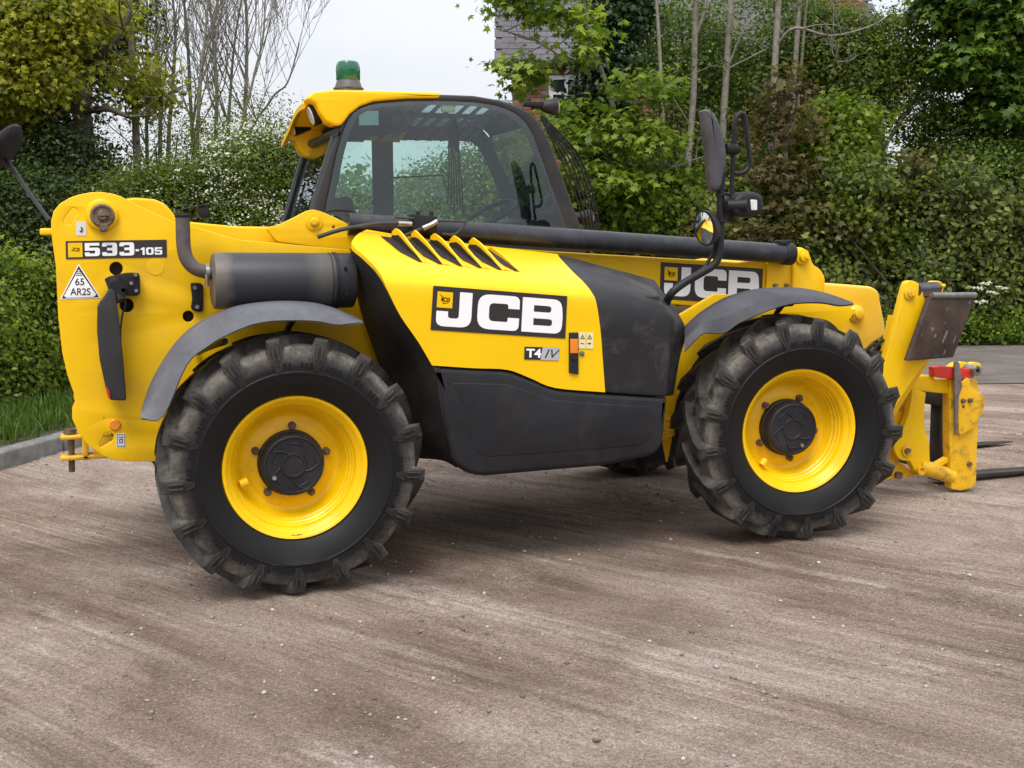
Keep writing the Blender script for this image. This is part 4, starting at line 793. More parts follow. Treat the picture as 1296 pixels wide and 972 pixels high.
# yellow roof cap
yc_ = [(436, 152), (399, 152), (385, 133), (387, 124), (396, 117, 3), (420, 114.5), (480, 115.5), (556, 117), (560, 118), (556.5, 123.5), (515, 124), (474, 128), (459, 133), (446, 142), (437, 152)]
roof = plate('roof_cap', [np.array(rnd([(388, 125, 4), (396.5, 116.5, 3), (420, 113.5), (480, 114.5), (556.5, 117), (556.5, 123.5), (515, 124), (474, 127.5), (456, 134), (443, 144), (435, 155), (431, 158.5), (424, 158.5), (413, 153), (405, 143), (400, 131)], 2))], NY-.03, .16, YCAP, T, bev=.014, seg=3, smooth_ang=60)
w0 = [tuple(xz(*p)) for p in ((387, 126), (396.5, 116.5), (420, 113.8), (480, 114.5), (556, 117.2))]
w1 = [tuple(xz(*p)) for p in ((556.5, 124), (515, 124.5), (474, 128), (440, 134), (398, 134))]
for y_, ya_ in ((0, 0),):
    mb = MB(); n_ = 10; xs_ = [xz(388, 125)[0], xz(399, 117)[0], xz(440, 115)[0], xz(500, 115)[0], xz(556, 117)[0]]; V = []
    for th in (0, -.03):
        for i in range(n_+1):
            t = i/n_; y = NY+.10+(FYC-NY-.10)*t
            for x, dz in zip(xs_, (-.05, 0, .012, .012, .0)): V.append((x, y, xz(480, 115)[1]-.022+dz+.02*math.sin(math.pi*min(1, t*1.6))-.155*t**1.4+th))
    m_ = (n_+1)*5; F = [(i*5+j, i*5+j+1, (i+1)*5+j+1, (i+1)*5+j) for i in range(n_) for j in range(4)]; F += [tuple(q+m_ for q in f) for f in F]+[(j, j+1, m_+j+1, m_+j) for j in range(4)]+[(n_*5+j, n_*5+j+1, m_+n_*5+j+1, m_+n_*5+j) for j in range(4)]+[(i*5, (i+1)*5, m_+(i+1)*5, m_+i*5) for i in range(n_)]
    mb.add(V, F); obj('roof_skin', mb, YCAP, roof)
# far lamp hood, same shape as the near one
dxz = bx(368, 146, FYC-.02)-bx(388, 126, NY-.03)
pod = [(x, y) for x, y in [(388, 125), (396.5, 116.5), (440, 114), (470, 118), (470, 126), (456, 134), (443, 144), (431, 158.5), (424, 158.5), (413, 153), (405, 143), (400, 131)]]
pw = [(q[0]+.02, q[1]-.13) for q in [tuple(bx(x, y, NY-.03)[[0, 2]]) for x, y in pod]]; plate('roof_lamp_hood', [np.array(pw)], FYC-.16, .16, YCAP, roof, px=False, bev=.012)
for yy in (NY+.12, FYC-.18):
    c = bx(409, 140, NY); mb = MB(); M_ = Matrix.Rotation(rad(25), 4, 'Y'); mb.cyl((c[0]-.05, yy-.02, c[2]-.02), (c[0]+.05, yy-.02, c[2]+.01), .062, .05, 20); mb.cyl((c[0]+.02, yy-.02, c[2]), (c[0]+.1, yy-.02, c[2]+.05), .02, .02, 8); lo_ = obj('rear_work_lamp', mb, PLA, T)
    mb = MB(); mb.cyl((c[0]-.056, yy-.02, c[2]-.022), (c[0]-.05, yy-.02, c[2]-.02), .05, .054, 20); obj('lamp_lens', mb, LENS, lo_)
# dark roof lining, black front roof, glazed roof bars
def xw(px): return xz(px, 125)[0]
zr = xz(500, 121)[1]
def rq(mb, x0, x1, y0, y1, dz, th):       # slab that follows the fall of the roof
    f = lambda y: zr+dz-.155*(y-NY)/(FYC-NY)
    mb.hexa([(x0, y0, f(y0)), (x1, y0, f(y0)), (x1, y1, f(y1)), (x0, y1, f(y1))], [(x0, y0, f(y0)+th), (x1, y0, f(y0)+th), (x1, y1, f(y1)+th), (x0, y1, f(y1)+th)])
mb = MB(); x0, x1 = xw(440), xw(505); rq(mb, x0, x1, NY+.05, FYC, -.03, .02); lining = obj('roof_lining', mb, CORK, T)
xa, xb = xw(505), xw(652); mb = MB(); z2 = zr-.01
for y, w_ in ((NY+.06, .06), (NY+.32, .08), (NY+.62, .26)): rq(mb, xa, xb, y, y+w_, -.012, .008)
rq(mb, xa, xb, FYC-.08, FYC, -.012, .008)
mb.box((xb+.03, .6, z2-.06), (.06, .9, .05)); rb = obj('roof_bars', mb, FRAME, T)
for i in range(0, 9):
    mb = MB(); x = xa+(xb-xa)*i/8.3; rq(mb, x, x+.030, NY+.06, FYC-.02, -.020, .006); obj('roof_bar', mb, FRAME, rb)
mb = MB(); rq(mb, xa, xb, NY+.04, FYC-.02, .004, .004); obj('roof_glass', mb, glass_mat('roof_glass', (.86, .93, .95), -.3), rb)
prof = [tuple(xz(*p)) for p in ((650, 131.5), (666, 139), (680, 150), (690, 165))]
strip('roof_front', prof, NY+.04, FYC, FRAME, T, crown=.0)
prof = [tuple(xz(*p)) for p in ((676, 158), (700, 215), (742, 310))]
strip('windscreen', prof, NY+.05, FYC, GLASS, T, crown=0)
mb = MB(); a = np.array([xz(693, 176)[0], FYC+.01, xz(693, 176)[1]]); b_ = np.array([xz(742, 306)[0], FYC+.01, xz(742, 306)[1]]); mb.tube([a, (a+b_)/2, b_], .03, 10); obj('far_pillar', mb, FRAME, ff)
# rear of the cab: glass, bars
pr = [tuple(xz(*p)) for p in ((392, 300), (400, 262), (412, 220), (428, 168))]
rw = strip('rear_window', pr, NY+.04, FYC, GLASS, T, crown=0)
mb = MB()
for y in (NY+.03, FYC-.01): mb.tube([(p[0]-.012, y, p[1]) for p in pr], .018, 8)
mb.tube([(pr[0][0]-.01, NY, pr[0][1]), (pr[0][0]-.01, FYC, pr[0][1])], .03, 8); mb.tube([(pr[-1][0]-.01, NY, pr[-1][1]), (pr[-1][0]-.01, FYC, pr[-1][1])], .025, 8)
for y in (.93,): mb.tube([(pr[0][0]-.035, y, pr[0][1]+.05), (pr[1][0]-.03, y, pr[1][1]), (pr[2][0]-.03, y, pr[2][1])], .007, 6)
obj('rear_window_frame', mb, FRAME, rw)
# cab body under the windows on the far side (mostly hidden by the boom)
xl, xr = xz(388, 300)[0], xz(745, 300)[0]
mb = MB(); mb.box(((xl+xr)/2, .62, 1.45), (xr-xl, .94, .44)); mb.box(((xl+xr)/2-.05, .62, 1.05), (xr-xl-.25, .94, .42)); obj('cab_body', mb, PLA, T, bev=.03)
# interior
c = bx(432, 262, .62); mb = MB(); mb.box((c[0]+.02, .62, c[2]-.06), (.10, .26, .24), Matrix.Rotation(rad(-12), 4, 'Y')); mb.box((c[0]+.06, .62, c[2]-.42), (.13, .46, .62), Matrix.Rotation(rad(-10), 4, 'Y')); mb.box((c[0]+.32, .62, c[2]-.62), (.5, .48, .12)); obj('seat', mb, SEATM, T, bev=.04, seg=3)
c = bx(617, 273, .55); ns = np.array([-.50, -.1, .86]); ns /= np.linalg.norm(ns); u = np.cross(ns, (0, 1, 0)); u /= np.linalg.norm(u); v = np.cross(ns, u)
mb = MB(); P = [c+.19*(math.cos(a)*u+math.sin(a)*v) for a in np.linspace(0, 2*math.pi, 41)]; mb.tube(P, .016, 10, caps=False)
for a in (.3, 2.4, 4.5): mb.tube([c-ns*.03, c+.19*(math.cos(a)*u+math.sin(a)*v)], .011, 6)
mb.tube([c-ns*.02, c-ns*.45], .035, 10); obj('steering_wheel', mb, BLK, T)
c = bx(672, 285, .6); mb = MB(); mb.box(c+(.03, 0, -.08), (.30, .6, .3), Matrix.Rotation(rad(-15), 4, 'Y')); mb.cyl(c+(-.10, -.2, .06), c+(-.04, -.2, .09), .07, .07, 16); mb.box(c+(.0, .1, .05), (.12, .2, .1)); obj('dashboard', mb, PLA, T, bev=.02)
mb = MB(); c = bx(612, 245, .95); 
mb.tube([bx(470, 258, .9), bx(492, 225, .95), bx(560, 222, 1.0)], .006, 6); obj('grab_wire', mb, BLK, T)
ht = bx(576, 150, .22)
for k in range(6):
    mb = MB(); s = (k-2.5); pts = [ht, ht+(.012*s, .01*k, -.05), ht+(.016*s, .015*k, -.16), ht+(.020*s+.01, .02*k, -.30), ht+(.026*s+.01, .02*k, -.50-.03*(k % 3))]
    mb.tube(cat(pts, 3), [.0065]*7+[.005]*6, 5); obj('hanging_cord', mb, BLK, T)
mb = MB(); c = bx(567, 137, .16); mb.box(c, (.085, .02, .045)); obj('cab_light', mb, GLOW, T, bev=.008)
plate('tax_card', [[(454, 140), (479, 140), (479.5, 158.5), (454.5, 158.5)]], NY+.016, .003, PAVE, nf, bev=.0005)
# beacon
c = bx(441, 112, .42); mb = MB(); mb.tube([c+(0, 0, -.05), c+(0, 0, -.01), c+(0, 0, .035), c+(0, 0, .045)], [.095, .085, .070, .066], 28); bc = obj('beacon', mb, surf('beacon_base', (.10, .10, .10), (.07, .07, .07), 9, .5), T)
mb = MB(); z = [.045, .05, .09, .094, .13, .15, .158, .160]; r = [.066, .070, .070, .0715, .068, .060, .042, .001]; mb.tube([c+(0, 0, q_) for q_ in z], r, 28); obj('beacon_lens', mb, GREEN, bc)
mb = MB(); mb.tube([c+(0, 0, -.005), c+(0, 0, .002)], .089, 28); obj('beacon_seal', mb, RUST, bc)
# windscreen guard bars
mb = MB(); gd = link('windscreen_guard', None, None, T, Matrix.Identity(4))
LA = [(684, 147), (697, 178), (708, 205), (719, 235), (729, 262), (739, 296)]; LB = [(686, 147), (704, 164), (728, 190), (741, 215), (752, 252), (760, 296)]
for k in range(6):
    t_ = ((k+.6)/5.6)**.85; y = NY+.03+.014*k; mb = MB(); mb.tube(cat([bx(a_[0]*(1-t_)+b_[0]*t_, a_[1]*(1-t_)+b_[1]*t_, y) for a_, b_ in zip(LA, LB)], 4), .0058, 8); obj('guard_bar', mb, BLK, gd)
for f_ in (.10, .30, .88):
    P = []
    for k in range(6):
        t_ = ((k+.6)/5.6)**.85; y = NY+.03+.014*k; i_ = f_*5; j_ = int(i_); w_ = i_-j_; A_ = [LA[j_][q]*(1-w_)+LA[j_+1][q]*w_ for q in (0, 1)]; B_ = [LB[j_][q]*(1-w_)+LB[j_+1][q]*w_ for q in (0, 1)]; P.append(bx(A_[0]*(1-t_)+B_[0]*t_, A_[1]*(1-t_)+B_[1]*t_, y))
    mb = MB(); mb.tube(P, .005, 8); obj('guard_crossbar', mb, BLK, gd)
# front work lamps
for (px, py, y) in ((698, 135, NY+.06), (742, 276, NY+.25)):
    c = bx(px, py, y); mb = MB(); mb.tube([c+(-.075, 0, 0), c+(-.045, 0, 0), c+(.0, 0, 0), c+(.028, 0, 0)], [.018, .035, .050, .052], 22); mb.cyl(c+(-.05, 0, 0), c+(-.13, 0, -.01), .012, .012, 8); fl = obj('front_work_lamp', mb, PLA, T)
    mb = MB(); mb.tube([c+(.028, 0, 0), c+(.034, 0, 0)], [.050, .044], 22); obj('lamp_lens', mb, LENS, fl)
mb = MB(); c = bx(675, 132, NY+.06); mb.box(c, (.12, .05, .03)); mb.box(c+(-.03, 0, .01), (.02, .04, .05)); obj('lamp_mount', mb, BLK, T, bev=.004)
# hydraulic block, hoses, grab rail in front of the window
GY = -.28
mb = MB(); mb.tube(cat([bx(x, y, GY) for x, y in ((412, 272), (415, 267.5), (424, 266), (440, 267), (448, 270), (450, 277), (450, 287))], 4), .008, 8); obj('grab_rail', mb, BLK, T)
hb_ = P_('valve_block', [(522, 271), (553, 274), (553.5, 294), (522, 292)], -.57, .08, BLK, T)
mb = MB()
for px in (529, 546): a = bx(px, 273, -.54); mb.cyl(a+(0, 0, -.01), a+(0, 0, .022), .014, .012, 8)
obj('block_screws', mb, BLK, hb_)
for L, r_ in (([(402, 300), (430, 291), (455, 286.5), (480, 283), (505, 282.5)], .011), ([(513, 298), (524, 293.5), (536, 288.5)], .010), ([(560, 296), (577, 296), (590, 281), (592, 277.5)], .006), ([(500, 275), (524, 276.5)], .006), ([(553, 279.5), (590, 280.5)], .006)):
    mb = MB(); mb.tube(cat([bx(x, y, -.58) for x, y in L], 4), r_, 8); obj('hose', mb, HOSE, hb_)
for a, b_ in (((504, 282.7), (521, 283.5)), ((535, 289), (549, 283)), ((547, 284), (553, 280))):
    mb = MB(); mb.cyl(bx(*a, -.59), bx(*b_, -.59), .014, .013, 10); obj('hose_fitting', mb, BRASS, hb_)
# ---------------- decals
def Jp(): return [rnd([(.60, 1), (.94, 1), (.94, 0, .30), (0, 0, .30), (0, .43), (.31, .43), (.31, .24, .09), (.60, .24, .09)], 0)]
def Cp(): return [rnd([(0, 0, .34), (1.17, 0, .30), (1.17, .37), (.85, .37), (.85, .24, .12), (.32, .24, .14), (.32, .76, .14), (.85, .76, .12), (.85, .63), (1.17, .63), (1.17, 1, .30), (0, 1, .34)], 0)]
def Bp(): return [rnd([(0, 0), (1.15, 0, .26), (1.17, .5, .12), (1.12, 1, .24), (0, 1)], 0), rnd([(.33, .60), (.83, .60, .09), (.83, .79, .09), (.33, .79)], 0)[::-1], rnd([(.33, .21), (.87, .21, .10), (.87, .41, .10), (.33, .41)], 0)[::-1]]
D5 = [rnd([(.97, 1), (0, 1), (0, .42), (.68, .42, .06), (.68, .2, .06), (.31, .2), (.31, .29), (0, .29), (0, 0, .2), (1, 0, .24), (1, .64, .2), (.31, .64), (.31, .79), (.97, .79)], 0)]
D3 = [rnd([(0, 1, .2), (0, .71), (.31, .71), (.31, .8), (.68, .8, .05), (.68, .61, .05), (.33, .61), (.33, .41), (.68, .41, .05), (.68, .2, .05), (.31, .2), (.31, .29), (0, .29), (0, 0, .2), (1, 0, .22), (1, 1, .22)], 0)]
D1 = [[(.28, 1), (.62, 1), (.62, 0), (.30, 0), (.30, .68), (0, .68), (0, .82), (.2, .9)]]
D0 = [rnd([(0, 0, .3), (1, 0, .3), (1, 1, .3), (0, 1, .3)], 0), rnd([(.31, .22, .1), (.31, .78, .1), (.69, .78, .1), (.69, .22, .1)], 0)]
DM = [[(0, .38), (.5, .38), (.5, .58), (0, .58)]]
def place(gl, x, y, sx, sy, shear=0): return [[(x+sx*p[0]+shear*p[1]*sy, y+sy*p[1]) for p in o] for o in gl]
def ink(name, groups, qm, mat, par, off=(0, 0, 0)):
    V = []; F = []; n = 0; mb = MB()
    for g in groups:
        me = fill2d(g); co = [qm(v.co.x, v.co.y)+off for v in me.vertices]; mb.add(co, [tuple(p.vertices) for p in me.polygons]); bpy.data.meshes.remove(me)
    return obj(name, mb, mat, par, smooth=False)
def txt(body, x, y, h, sx=1., shear=0., bold=.0):
    cu = bpy.data.curves.new('t', 'FONT'); cu.body = body; cu.shear = shear; cu.offset = bold; cu.size = 1
    ob = bpy.data.objects.new('t', cu); COL.objects.link(ob); me = bpy.data.meshes.new_from_object(ob.evaluated_get(bpy.context.evaluated_depsgraph_get())); bpy.data.objects.remove(ob); bpy.data.curves.remove(cu)
    V = np.array([v.co[:] for v in me.vertices]); V[:, 0] -= V[:, 0].min(); mn, mxx = V[:, 1].min(), V[:, 1].max(); s = h/(mxx-mn)
    V = np.stack([x+V[:, 0]*s*sx, y+(V[:, 1]-mn)*s], 1); F = [tuple(p.vertices) for p in me.polygons]; bpy.data.meshes.remove(me); return V, F
def inkt(name, texts, qm, mat, par, off=(0, 0, 0)):
    mb = MB()
    for V, F in texts: mb.add([qm(v[0], v[1])+off for v in V], F)
    return obj(name, mb, mat, par, smooth=False)
def base(name, qm, mat, par, off=(0, 0, 0), th=.0015, r=.0):
    mb = MB(); P = [qm(0, 0), qm(1, 0), qm(1, 1), qm(0, 1)]; mb.hexa([p+off for p in P], [p+np.array(off)+(0, th, 0) for p in P]); return obj(name, mb, mat, par, smooth=False)
E1, E2, E3 = np.array((0, -.001, 0)), np.array((0, -.002, 0)), np.array((0, -.003, 0))
def jcb(corners, y, par, asp):
    qm = quad_map(corners, y); dc = base('maker_decal', qm, BLKP, par)
    q2 = lambda u, v: qm(u/asp, v)       # u in units of decal height
    tot = asp-.22; k = tot/3.50; H = .80
    x = .10
    ink('lettering', [place(Jp(), x, .10, k*1.02, H), place(Cp(), x+k*1.12, .10, k, H), place(Bp(), x+k*2.37, .10, k, H)], q2, WHITE, dc, E1)
    ls = lambda u, v: q2(.10+u*.34*1.0, .52+v*.36)
    em = base('emblem', ls, YEL, dc, E1); ink('emblem_letters', [place(Jp(), .24, .42, .16, .28, .1), place(Cp(), .40, .38, .17, .28, .1), place(Bp(), .62, .35, .16, .28, .1), [[(.14, .78), (.24, .74), (.40, .22), (.72, .30), (.72, .34), (.44, .28), (.30, .74), (.18, .82)]]], ls, BLKP, em, E1)
jcb([(548.5, 361.5), (718, 374.8), (715.5, 428.5), (545, 417.5)], -1.1235, hood, 3.05)
jcb([(836.6, 331.7), (966, 340), (963.5, 386.5), (835, 378)], YB-.003, boom, 2.72)
# model plate 533-105
qm = quad_map([(83, 305.2), (210.8, 303.3), (211.3, 325.6), (83.5, 328)], -.503); dc = base('model_decal', qm, BLKP, tower); A_ = 5.7
q2 = lambda u, v: qm(u/A_, v)
kk = .84
ink('numerals', [place(D5, 1.05, .14, kk, .74), place(D3, 2.02, .14, kk, .74), place(D3, 2.99, .14, kk, .74), place(DM, 3.90, .14, .40, .60), place(D1, 4.18, .16, .40, .42), place(D0, 4.50, .16, .44, .42), place(D5, 5.00, .16, .44, .42)], q2, WHITE, dc, E1)
ls = lambda u, v: q2(.12+u*.80, .10+v*.80)
em = base('emblem', ls, YEL, dc, E1); ink('emblem_letters', [place(Jp(), .24, .42, .15, .26, .08), place(Cp(), .41, .40, .15, .26, .08), place(Bp(), .62, .38, .15, .26, .08)], ls, BLKP, em, E1)
# triangular number plate
tri = [(99.5, 334), (127.5, 377), (76, 379)]
def trip(s, y): c = np.mean(tri, axis=0); return [tuple(c+(np.array(p)-c)*s) for p in tri]
def flat(name, pts, y, mat, par, th=.0015, r=0): return plate(name, [np.array(rnd(pts, r, 3))], y, th, mat, par, bev=.0002)
tp_ = flat('number_triangle', trip(1.0, 0), -.502, WHITE, tower, r=1); flat('triangle_border', trip(.92, 0), -.5032, BLKP, tp_); flat('triangle_field', [(99.5, 341), (122, 373), (118, 376), (84, 377), (81, 374.5)], -.5044, WHITE, tp_)
qm = quad_map([(76, 334), (128, 334), (128, 379), (76, 379)], -.5056)
inkt('number_text', [txt('65', .365, .40, .20, .88, bold=.012), txt('AR2S', .245, .12, .20, .80, bold=.012)], qm, BLKP, tp_)
ink('print_lines', [[[(.40, .72), (.52, .72), (.52, .74), (.40, .74)]], [[(.38, .67), (.54, .67), (.54, .69), (.38, .69)]], [[(.42, .77), (.50, .77), (.50, .79), (.42, .79)]]], qm, BLKP, tp_)
# small stickers on the tower
qm = quad_map([(96.5, 280), (109, 280.5), (109, 298.5), (96.5, 298)], -.502); s_ = base('hook_sticker', qm, STK, tower)
mb = MB(); mb.tube([qm(.5, .6)+E2, qm(.62, .42)+E2, qm(.5, .28)+E2, qm(.36, .34)+E2], .0035, 5); obj('hook_symbol', mb, BLKP, s_)
qm = quad_map([(147, 548.5), (159, 548.5), (159.3, 566.5), (147.3, 566.5)], -.502); s_ = base('load_sticker', qm, STK, tower)
ink('load_symbol', [[[(.08, .92), (.92, .92), (.92, .08), (.08, .08)], [(.13, .88), (.13, .12), (.87, .12), (.87, .88)]], [[(.25, .74), (.75, .74), (.75, .68), (.25, .68)]], [[(.3, .6), (.7, .6), (.7, .32), (.3, .32)], [(.38, .54), (.38, .38), (.62, .38), (.62, .54)]]], qm, BLKP, s_, E1)
# T4 IV badge
qm = quad_map([(664, 438.8), (707.5, 440), (707, 456), (663.5, 454.8)], -1.1235); bd = base('engine_badge', qm, BLKP, hood)
ink('badge_field', [[[(.47, 0), (1, 0), (1, 1), (.52, 1)]]], qm, LGREY, bd, E1)
inkt('badge_letters', [txt('T4', .05, .16, .70, .42, bold=.035)], qm, WHITE, bd, E1); inkt('badge_numeral', [txt('IV', .585, .16, .68, .44, shear=.35)], qm, BLKP, bd, E2)
# pale warning label
qm = quad_map([(732.2, 420.5), (751.3, 420.8), (750.8, 441.3), (731.7, 441)], -1.1235); wl_ = base('warning_label', qm, PALEY, hood)
def tri2(x, y, s): return [[(x, y+s), (x+s*.55, y), (x-s*.55, y)], [(x, y+s*.72), (x-s*.34, y+s*.14), (x+s*.34, y+s*.14)]]
ink('warning_symbols', [tri2(.27, .58, .30), tri2(.74, .58, .30), [[(.26, .65), (.29, .65), (.29, .74), (.26, .74)]], [[(.73, .65), (.76, .65), (.76, .74), (.73, .74)]], [[(.15, .36), (.36, .32), (.38, .24), (.30, .28), (.16, .30)]], [[(.60, .34), (.84, .38), (.82, .28), (.72, .24), (.70, .30), (.60, .30)]], [[(.49, .05), (.51, .05), (.51, .95), (.49, .95)]]], qm, BLKP, wl_, E1)

# ================================================================== FOLIAGE TOOLS
def leafmat(name, cols, trans=.35, rough=.5):
    m = bpy.data.materials.new(name); m.use_nodes = True; t = m.node_tree; P = t.nodes['Principled BSDF']; o = t.nodes['Material Output']
    a = nd(t, 'ShaderNodeAttribute', attribute_name='tint'); r = ramp(t, [(i/(len(cols)-1), c) for i, c in enumerate(cols)]); t.links.new(a.outputs['Fac'], r.inputs[0])
    t.links.new(r.outputs[0], P.inputs['Base Color']); P.inputs['Roughness'].default_value = rough; P.inputs['Specular IOR Level'].default_value = .35
    tl = nd(t, 'ShaderNodeBsdfTranslucent'); b = mixc(t, 1, r.outputs[0], (1.5, 1.6, .8), 'MULTIPLY'); t.links.new(b, tl.inputs[0])
    mx = nd(t, 'ShaderNodeMixShader'); mx.inputs[0].default_value = trans; t.links.new(P.outputs[0], mx.inputs[1]); t.links.new(tl.outputs[0], mx.inputs[2]); t.links.new(mx.outputs[0], o.inputs[0]); return m
def basis(n, spin):
    n = n/(np.linalg.norm(n, axis=1)[:, None]+1e-9); a = np.where(np.abs(n[:, 2:3]) < .9, np.array([[0, 0, 1.]]), np.array([[1., 0, 0]]))
    u = np.cross(n, a); u /= np.linalg.norm(u, axis=1)[:, None]; v = np.cross(n, u)
    c, s = np.cos(spin)[:, None], np.sin(spin)[:, None]; return u*c+v*s, -u*s+v*c, n
SH = {  # outline in (x, y, z) units of leaf length, triangles
 'q': (np.array([[0, 0, 0], [.30, .45, .06], [0, 1, 0], [-.30, .45, .06]]), [(0, 1, 2), (0, 2, 3)]),
 'w': (np.array([[0, 0, 0], [.42, .35, .07], [.30, .8, .03], [0, 1, -.03], [-.30, .8, .03], [-.42, .35, .07]]), [(0, 1, 2), (0, 2, 3), (0, 3, 4), (0, 4, 5)]),
 'm': (np.array([[0, 0, 0], [.48, .02, -.05], [.26, .27, .05], [.62, .52, -.06], [.22, .55, .05], [0, 1.0, -.08], [-.22, .55, .05], [-.62, .52, -.06], [-.26, .27, .05], [-.48, .02, -.05]]),
       [(0, 1, 2), (0, 2, 4), (2, 3, 4), (0, 4, 6), (4, 5, 6), (0, 6, 8), (6, 7, 8), (0, 8, 9)]),
 'b': (np.array([[-.03, 0, 0], [.03, 0, 0], [.02, .5, .05], [-.02, .5, .05], [0, 1, .22]]), [(0, 1, 2), (0, 2, 3), (3, 2, 4)])}
def leaf_mesh(name, C, N, size, shape, tint):
    k = len(C); sh, F = SH[shape]; u, v, n = basis(N, rng.uniform(0, 2*math.pi, k)); s = np.broadcast_to(size, (k,))[:, None, None]
    V = C[:, None]+s*(sh[None, :, 0:1]*u[:, None]+sh[None, :, 1:2]*v[:, None]+sh[None, :, 2:3]*n[:, None])
    F = np.array(F)[None]+np.arange(k)[:, None, None]*len(sh)
    return rawmesh(name, V.reshape(-1, 3), F.reshape(-1, 3), np.repeat(np.clip(tint, 0, 1), len(sh)))
LS, LN = .72, 1.65       # leaf size and leaf count factors
def blob_leaves(blobs, nclump, nleaf, size, shape='q', spread=.20, up=.5, tvar=.22, thr=None, cut=None, flat=.6):
    size *= LS; nleaf = int(nleaf*LN)
    """blobs: (x,y,z, rx,ry,rz) ellipsoids; clumps sit mostly in the outer shell, leaves scatter round each clump"""
    B = np.array(blobs, float); wgt = (B[:, 3]*B[:, 5]+B[:, 3]*B[:, 4]); wgt /= wgt.sum(); k = rng.choice(len(B), nclump, p=wgt)
    d = rng.normal(size=(nclump, 3)); d /= np.linalg.norm(d, axis=1)[:, None]; r = rng.uniform(.45, 1.05, nclump)**.6
    c = B[k, :3]+d*r[:, None]*B[k, 3:]; 
    tn = rng.normal(.5, tvar, nclump)
    ok = c[:, 2] > .08
    if cut is not None: ok &= cut(c)
    c, d, tn = c[ok], d[ok], tn[ok]; m = len(c)
    rad_ = spread*rng.uniform(.5, 1.3, m)
    off = rng.normal(size=(m, nleaf, 3))*rad_[:, None, None]*np.array([1, 1, flat]); C = (c[:, None]+off).reshape(-1, 3)
    N = (d[:, None]*.55+np.array([0, 0, up])+rng.normal(size=(m, nleaf, 3))*.55).reshape(-1, 3)
    t = (tn[:, None]+rng.normal(0, .12, (m, nleaf))).ravel(); s = size*rng.uniform(.6, 1.25, len(C))
    return C, N, s, t, c
def branch(mb, p, d, L, r, lev, tips, spread=.6, nch=(3, 5), sides=6, up=.12, wob=.12, minr=.004, taper=.35):
    n = 6; pts = [p]; q = np.array(p, float); dd = np.array(d, float)
    for i in range(n):
        dd = dd+np.array([random.gauss(0, wob), random.gauss(0, wob), random.gauss(0, wob)+up*.3]); dd /= np.linalg.norm(dd); q = q+dd*L/n; pts.append(q)
    rs = [max(minr, r*(1-(1-taper)*i/n)) for i in range(n+1)]; mb.tube(pts, rs, sides, caps=False)
    if lev == 0: tips.append(pts[-1]); tips.append(pts[-3]); return
    for k in range(random.randint(*nch)):
        t = random.uniform(.3, .98); i = min(n-1, int(t*n)); b_ = pts[i]+(pts[i+1]-pts[i])*(t*n-i)
        a = np.array([random.gauss(0, 1), random.gauss(0, 1), random.gauss(0, .5)]); a -= dd*np.dot(a, dd); a /= np.linalg.norm(a)
        nd_ = dd*(1-spread*.4)+a*spread+np.array([0, 0, up]); nd_ /= np.linalg.norm(nd_)
        branch(mb, b_, nd_, L*random.uniform(.45, .75), max(minr, rs[i]*.55), lev-1, tips, spread, nch, max(3, sides-1), up, wob*1.1, minr, taper)
    tips.append(pts[-1])
BARK = surf('grey_bark', (.20, .18, .145), (.12, .105, .085), 14, .85, dirt=(.07, .08, .04), dirtamt=.5, bmp=.6, bscale=50)
BARKL = surf('pale_bark', (.27, .245, .205), (.17, .15, .125), 12, .85, dirt=(.09, .10, .06), dirtamt=.5, bmp=.5, bscale=50)
BARKD = surf('dark_bark', (.05, .042, .034), (.08, .068, .052), 12, .9, bmp=.6, bscale=40)
TWIG = surf('twig_bark', (.16, .135, .11), (.10, .085, .07), 10, .85)
CORE = surf('hedge_core_dark', (.018, .018, .010), (.032, .028, .016), 9, .95, bmp=.8, bscale=20)  # dark colour of the light-blocking mass inside the hedges
def crown(t, C, N, s, tn, shape, mat, name='crown'): return link(name, leaf_mesh(name, C, N, s, 'q' if shape == 'w' else shape, tn), mat, t, kind='stuff')
def stuffed(name, mb, mat, t): o = obj(name, mb, mat, t); return o
def ctr(p, z): return (p[0], p[1], z)
def blob(px, py, depth, rx, rz, ry=None):      # a blob seen at a photo point, at a distance; radii in photo pixels
    p = gr(px, depth, zat(py, depth)); k = depth/FPX; return (p[0], p[1], p[2], rx*k, (ry if ry is not None else (rx+rz)*.4)*k, rz*k)
# palette: real leaf colours
L_LIME = leafmat('lime_leaf', [(.07, .09, .008), (.22, .235, .018), (.40, .39, .035)], .48)
L_MID = leafmat('mid_leaf', [(.028, .055, .009), (.088, .145, .020), (.19, .26, .045)])
L_FRESH = leafmat('fresh_leaf', [(.045, .085, .010), (.15, .22, .022), (.31, .37, .055)], .48)
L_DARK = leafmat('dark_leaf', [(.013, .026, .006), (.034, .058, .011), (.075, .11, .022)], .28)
L_IVY = leafmat('ivy_leaf', [(.010, .026, .008), (.022, .05, .014), (.05, .09, .03)], .12, .32)
L_HAW = leafmat('hawthorn_leaf', [(.026, .046, .008), (.09, .13, .016), (.20, .24, .038)], .38)
L_COP = leafmat('copper_leaf', [(.055, .042, .018), (.115, .088, .035), (.15, .165, .045)], .38)
L_OLIVE = leafmat('olive_leaf', [(.030, .044, .010), (.11, .145, .024), (.24, .275, .05)], .38)
BLOS = leafmat('blossom', [(.62, .62, .55), (.75, .75, .68), (.82, .82, .76)], .35)
GRASSM = leafmat('grass_blade', [(.035, .065, .010), (.075, .135, .018), (.15, .21, .05)], .4)
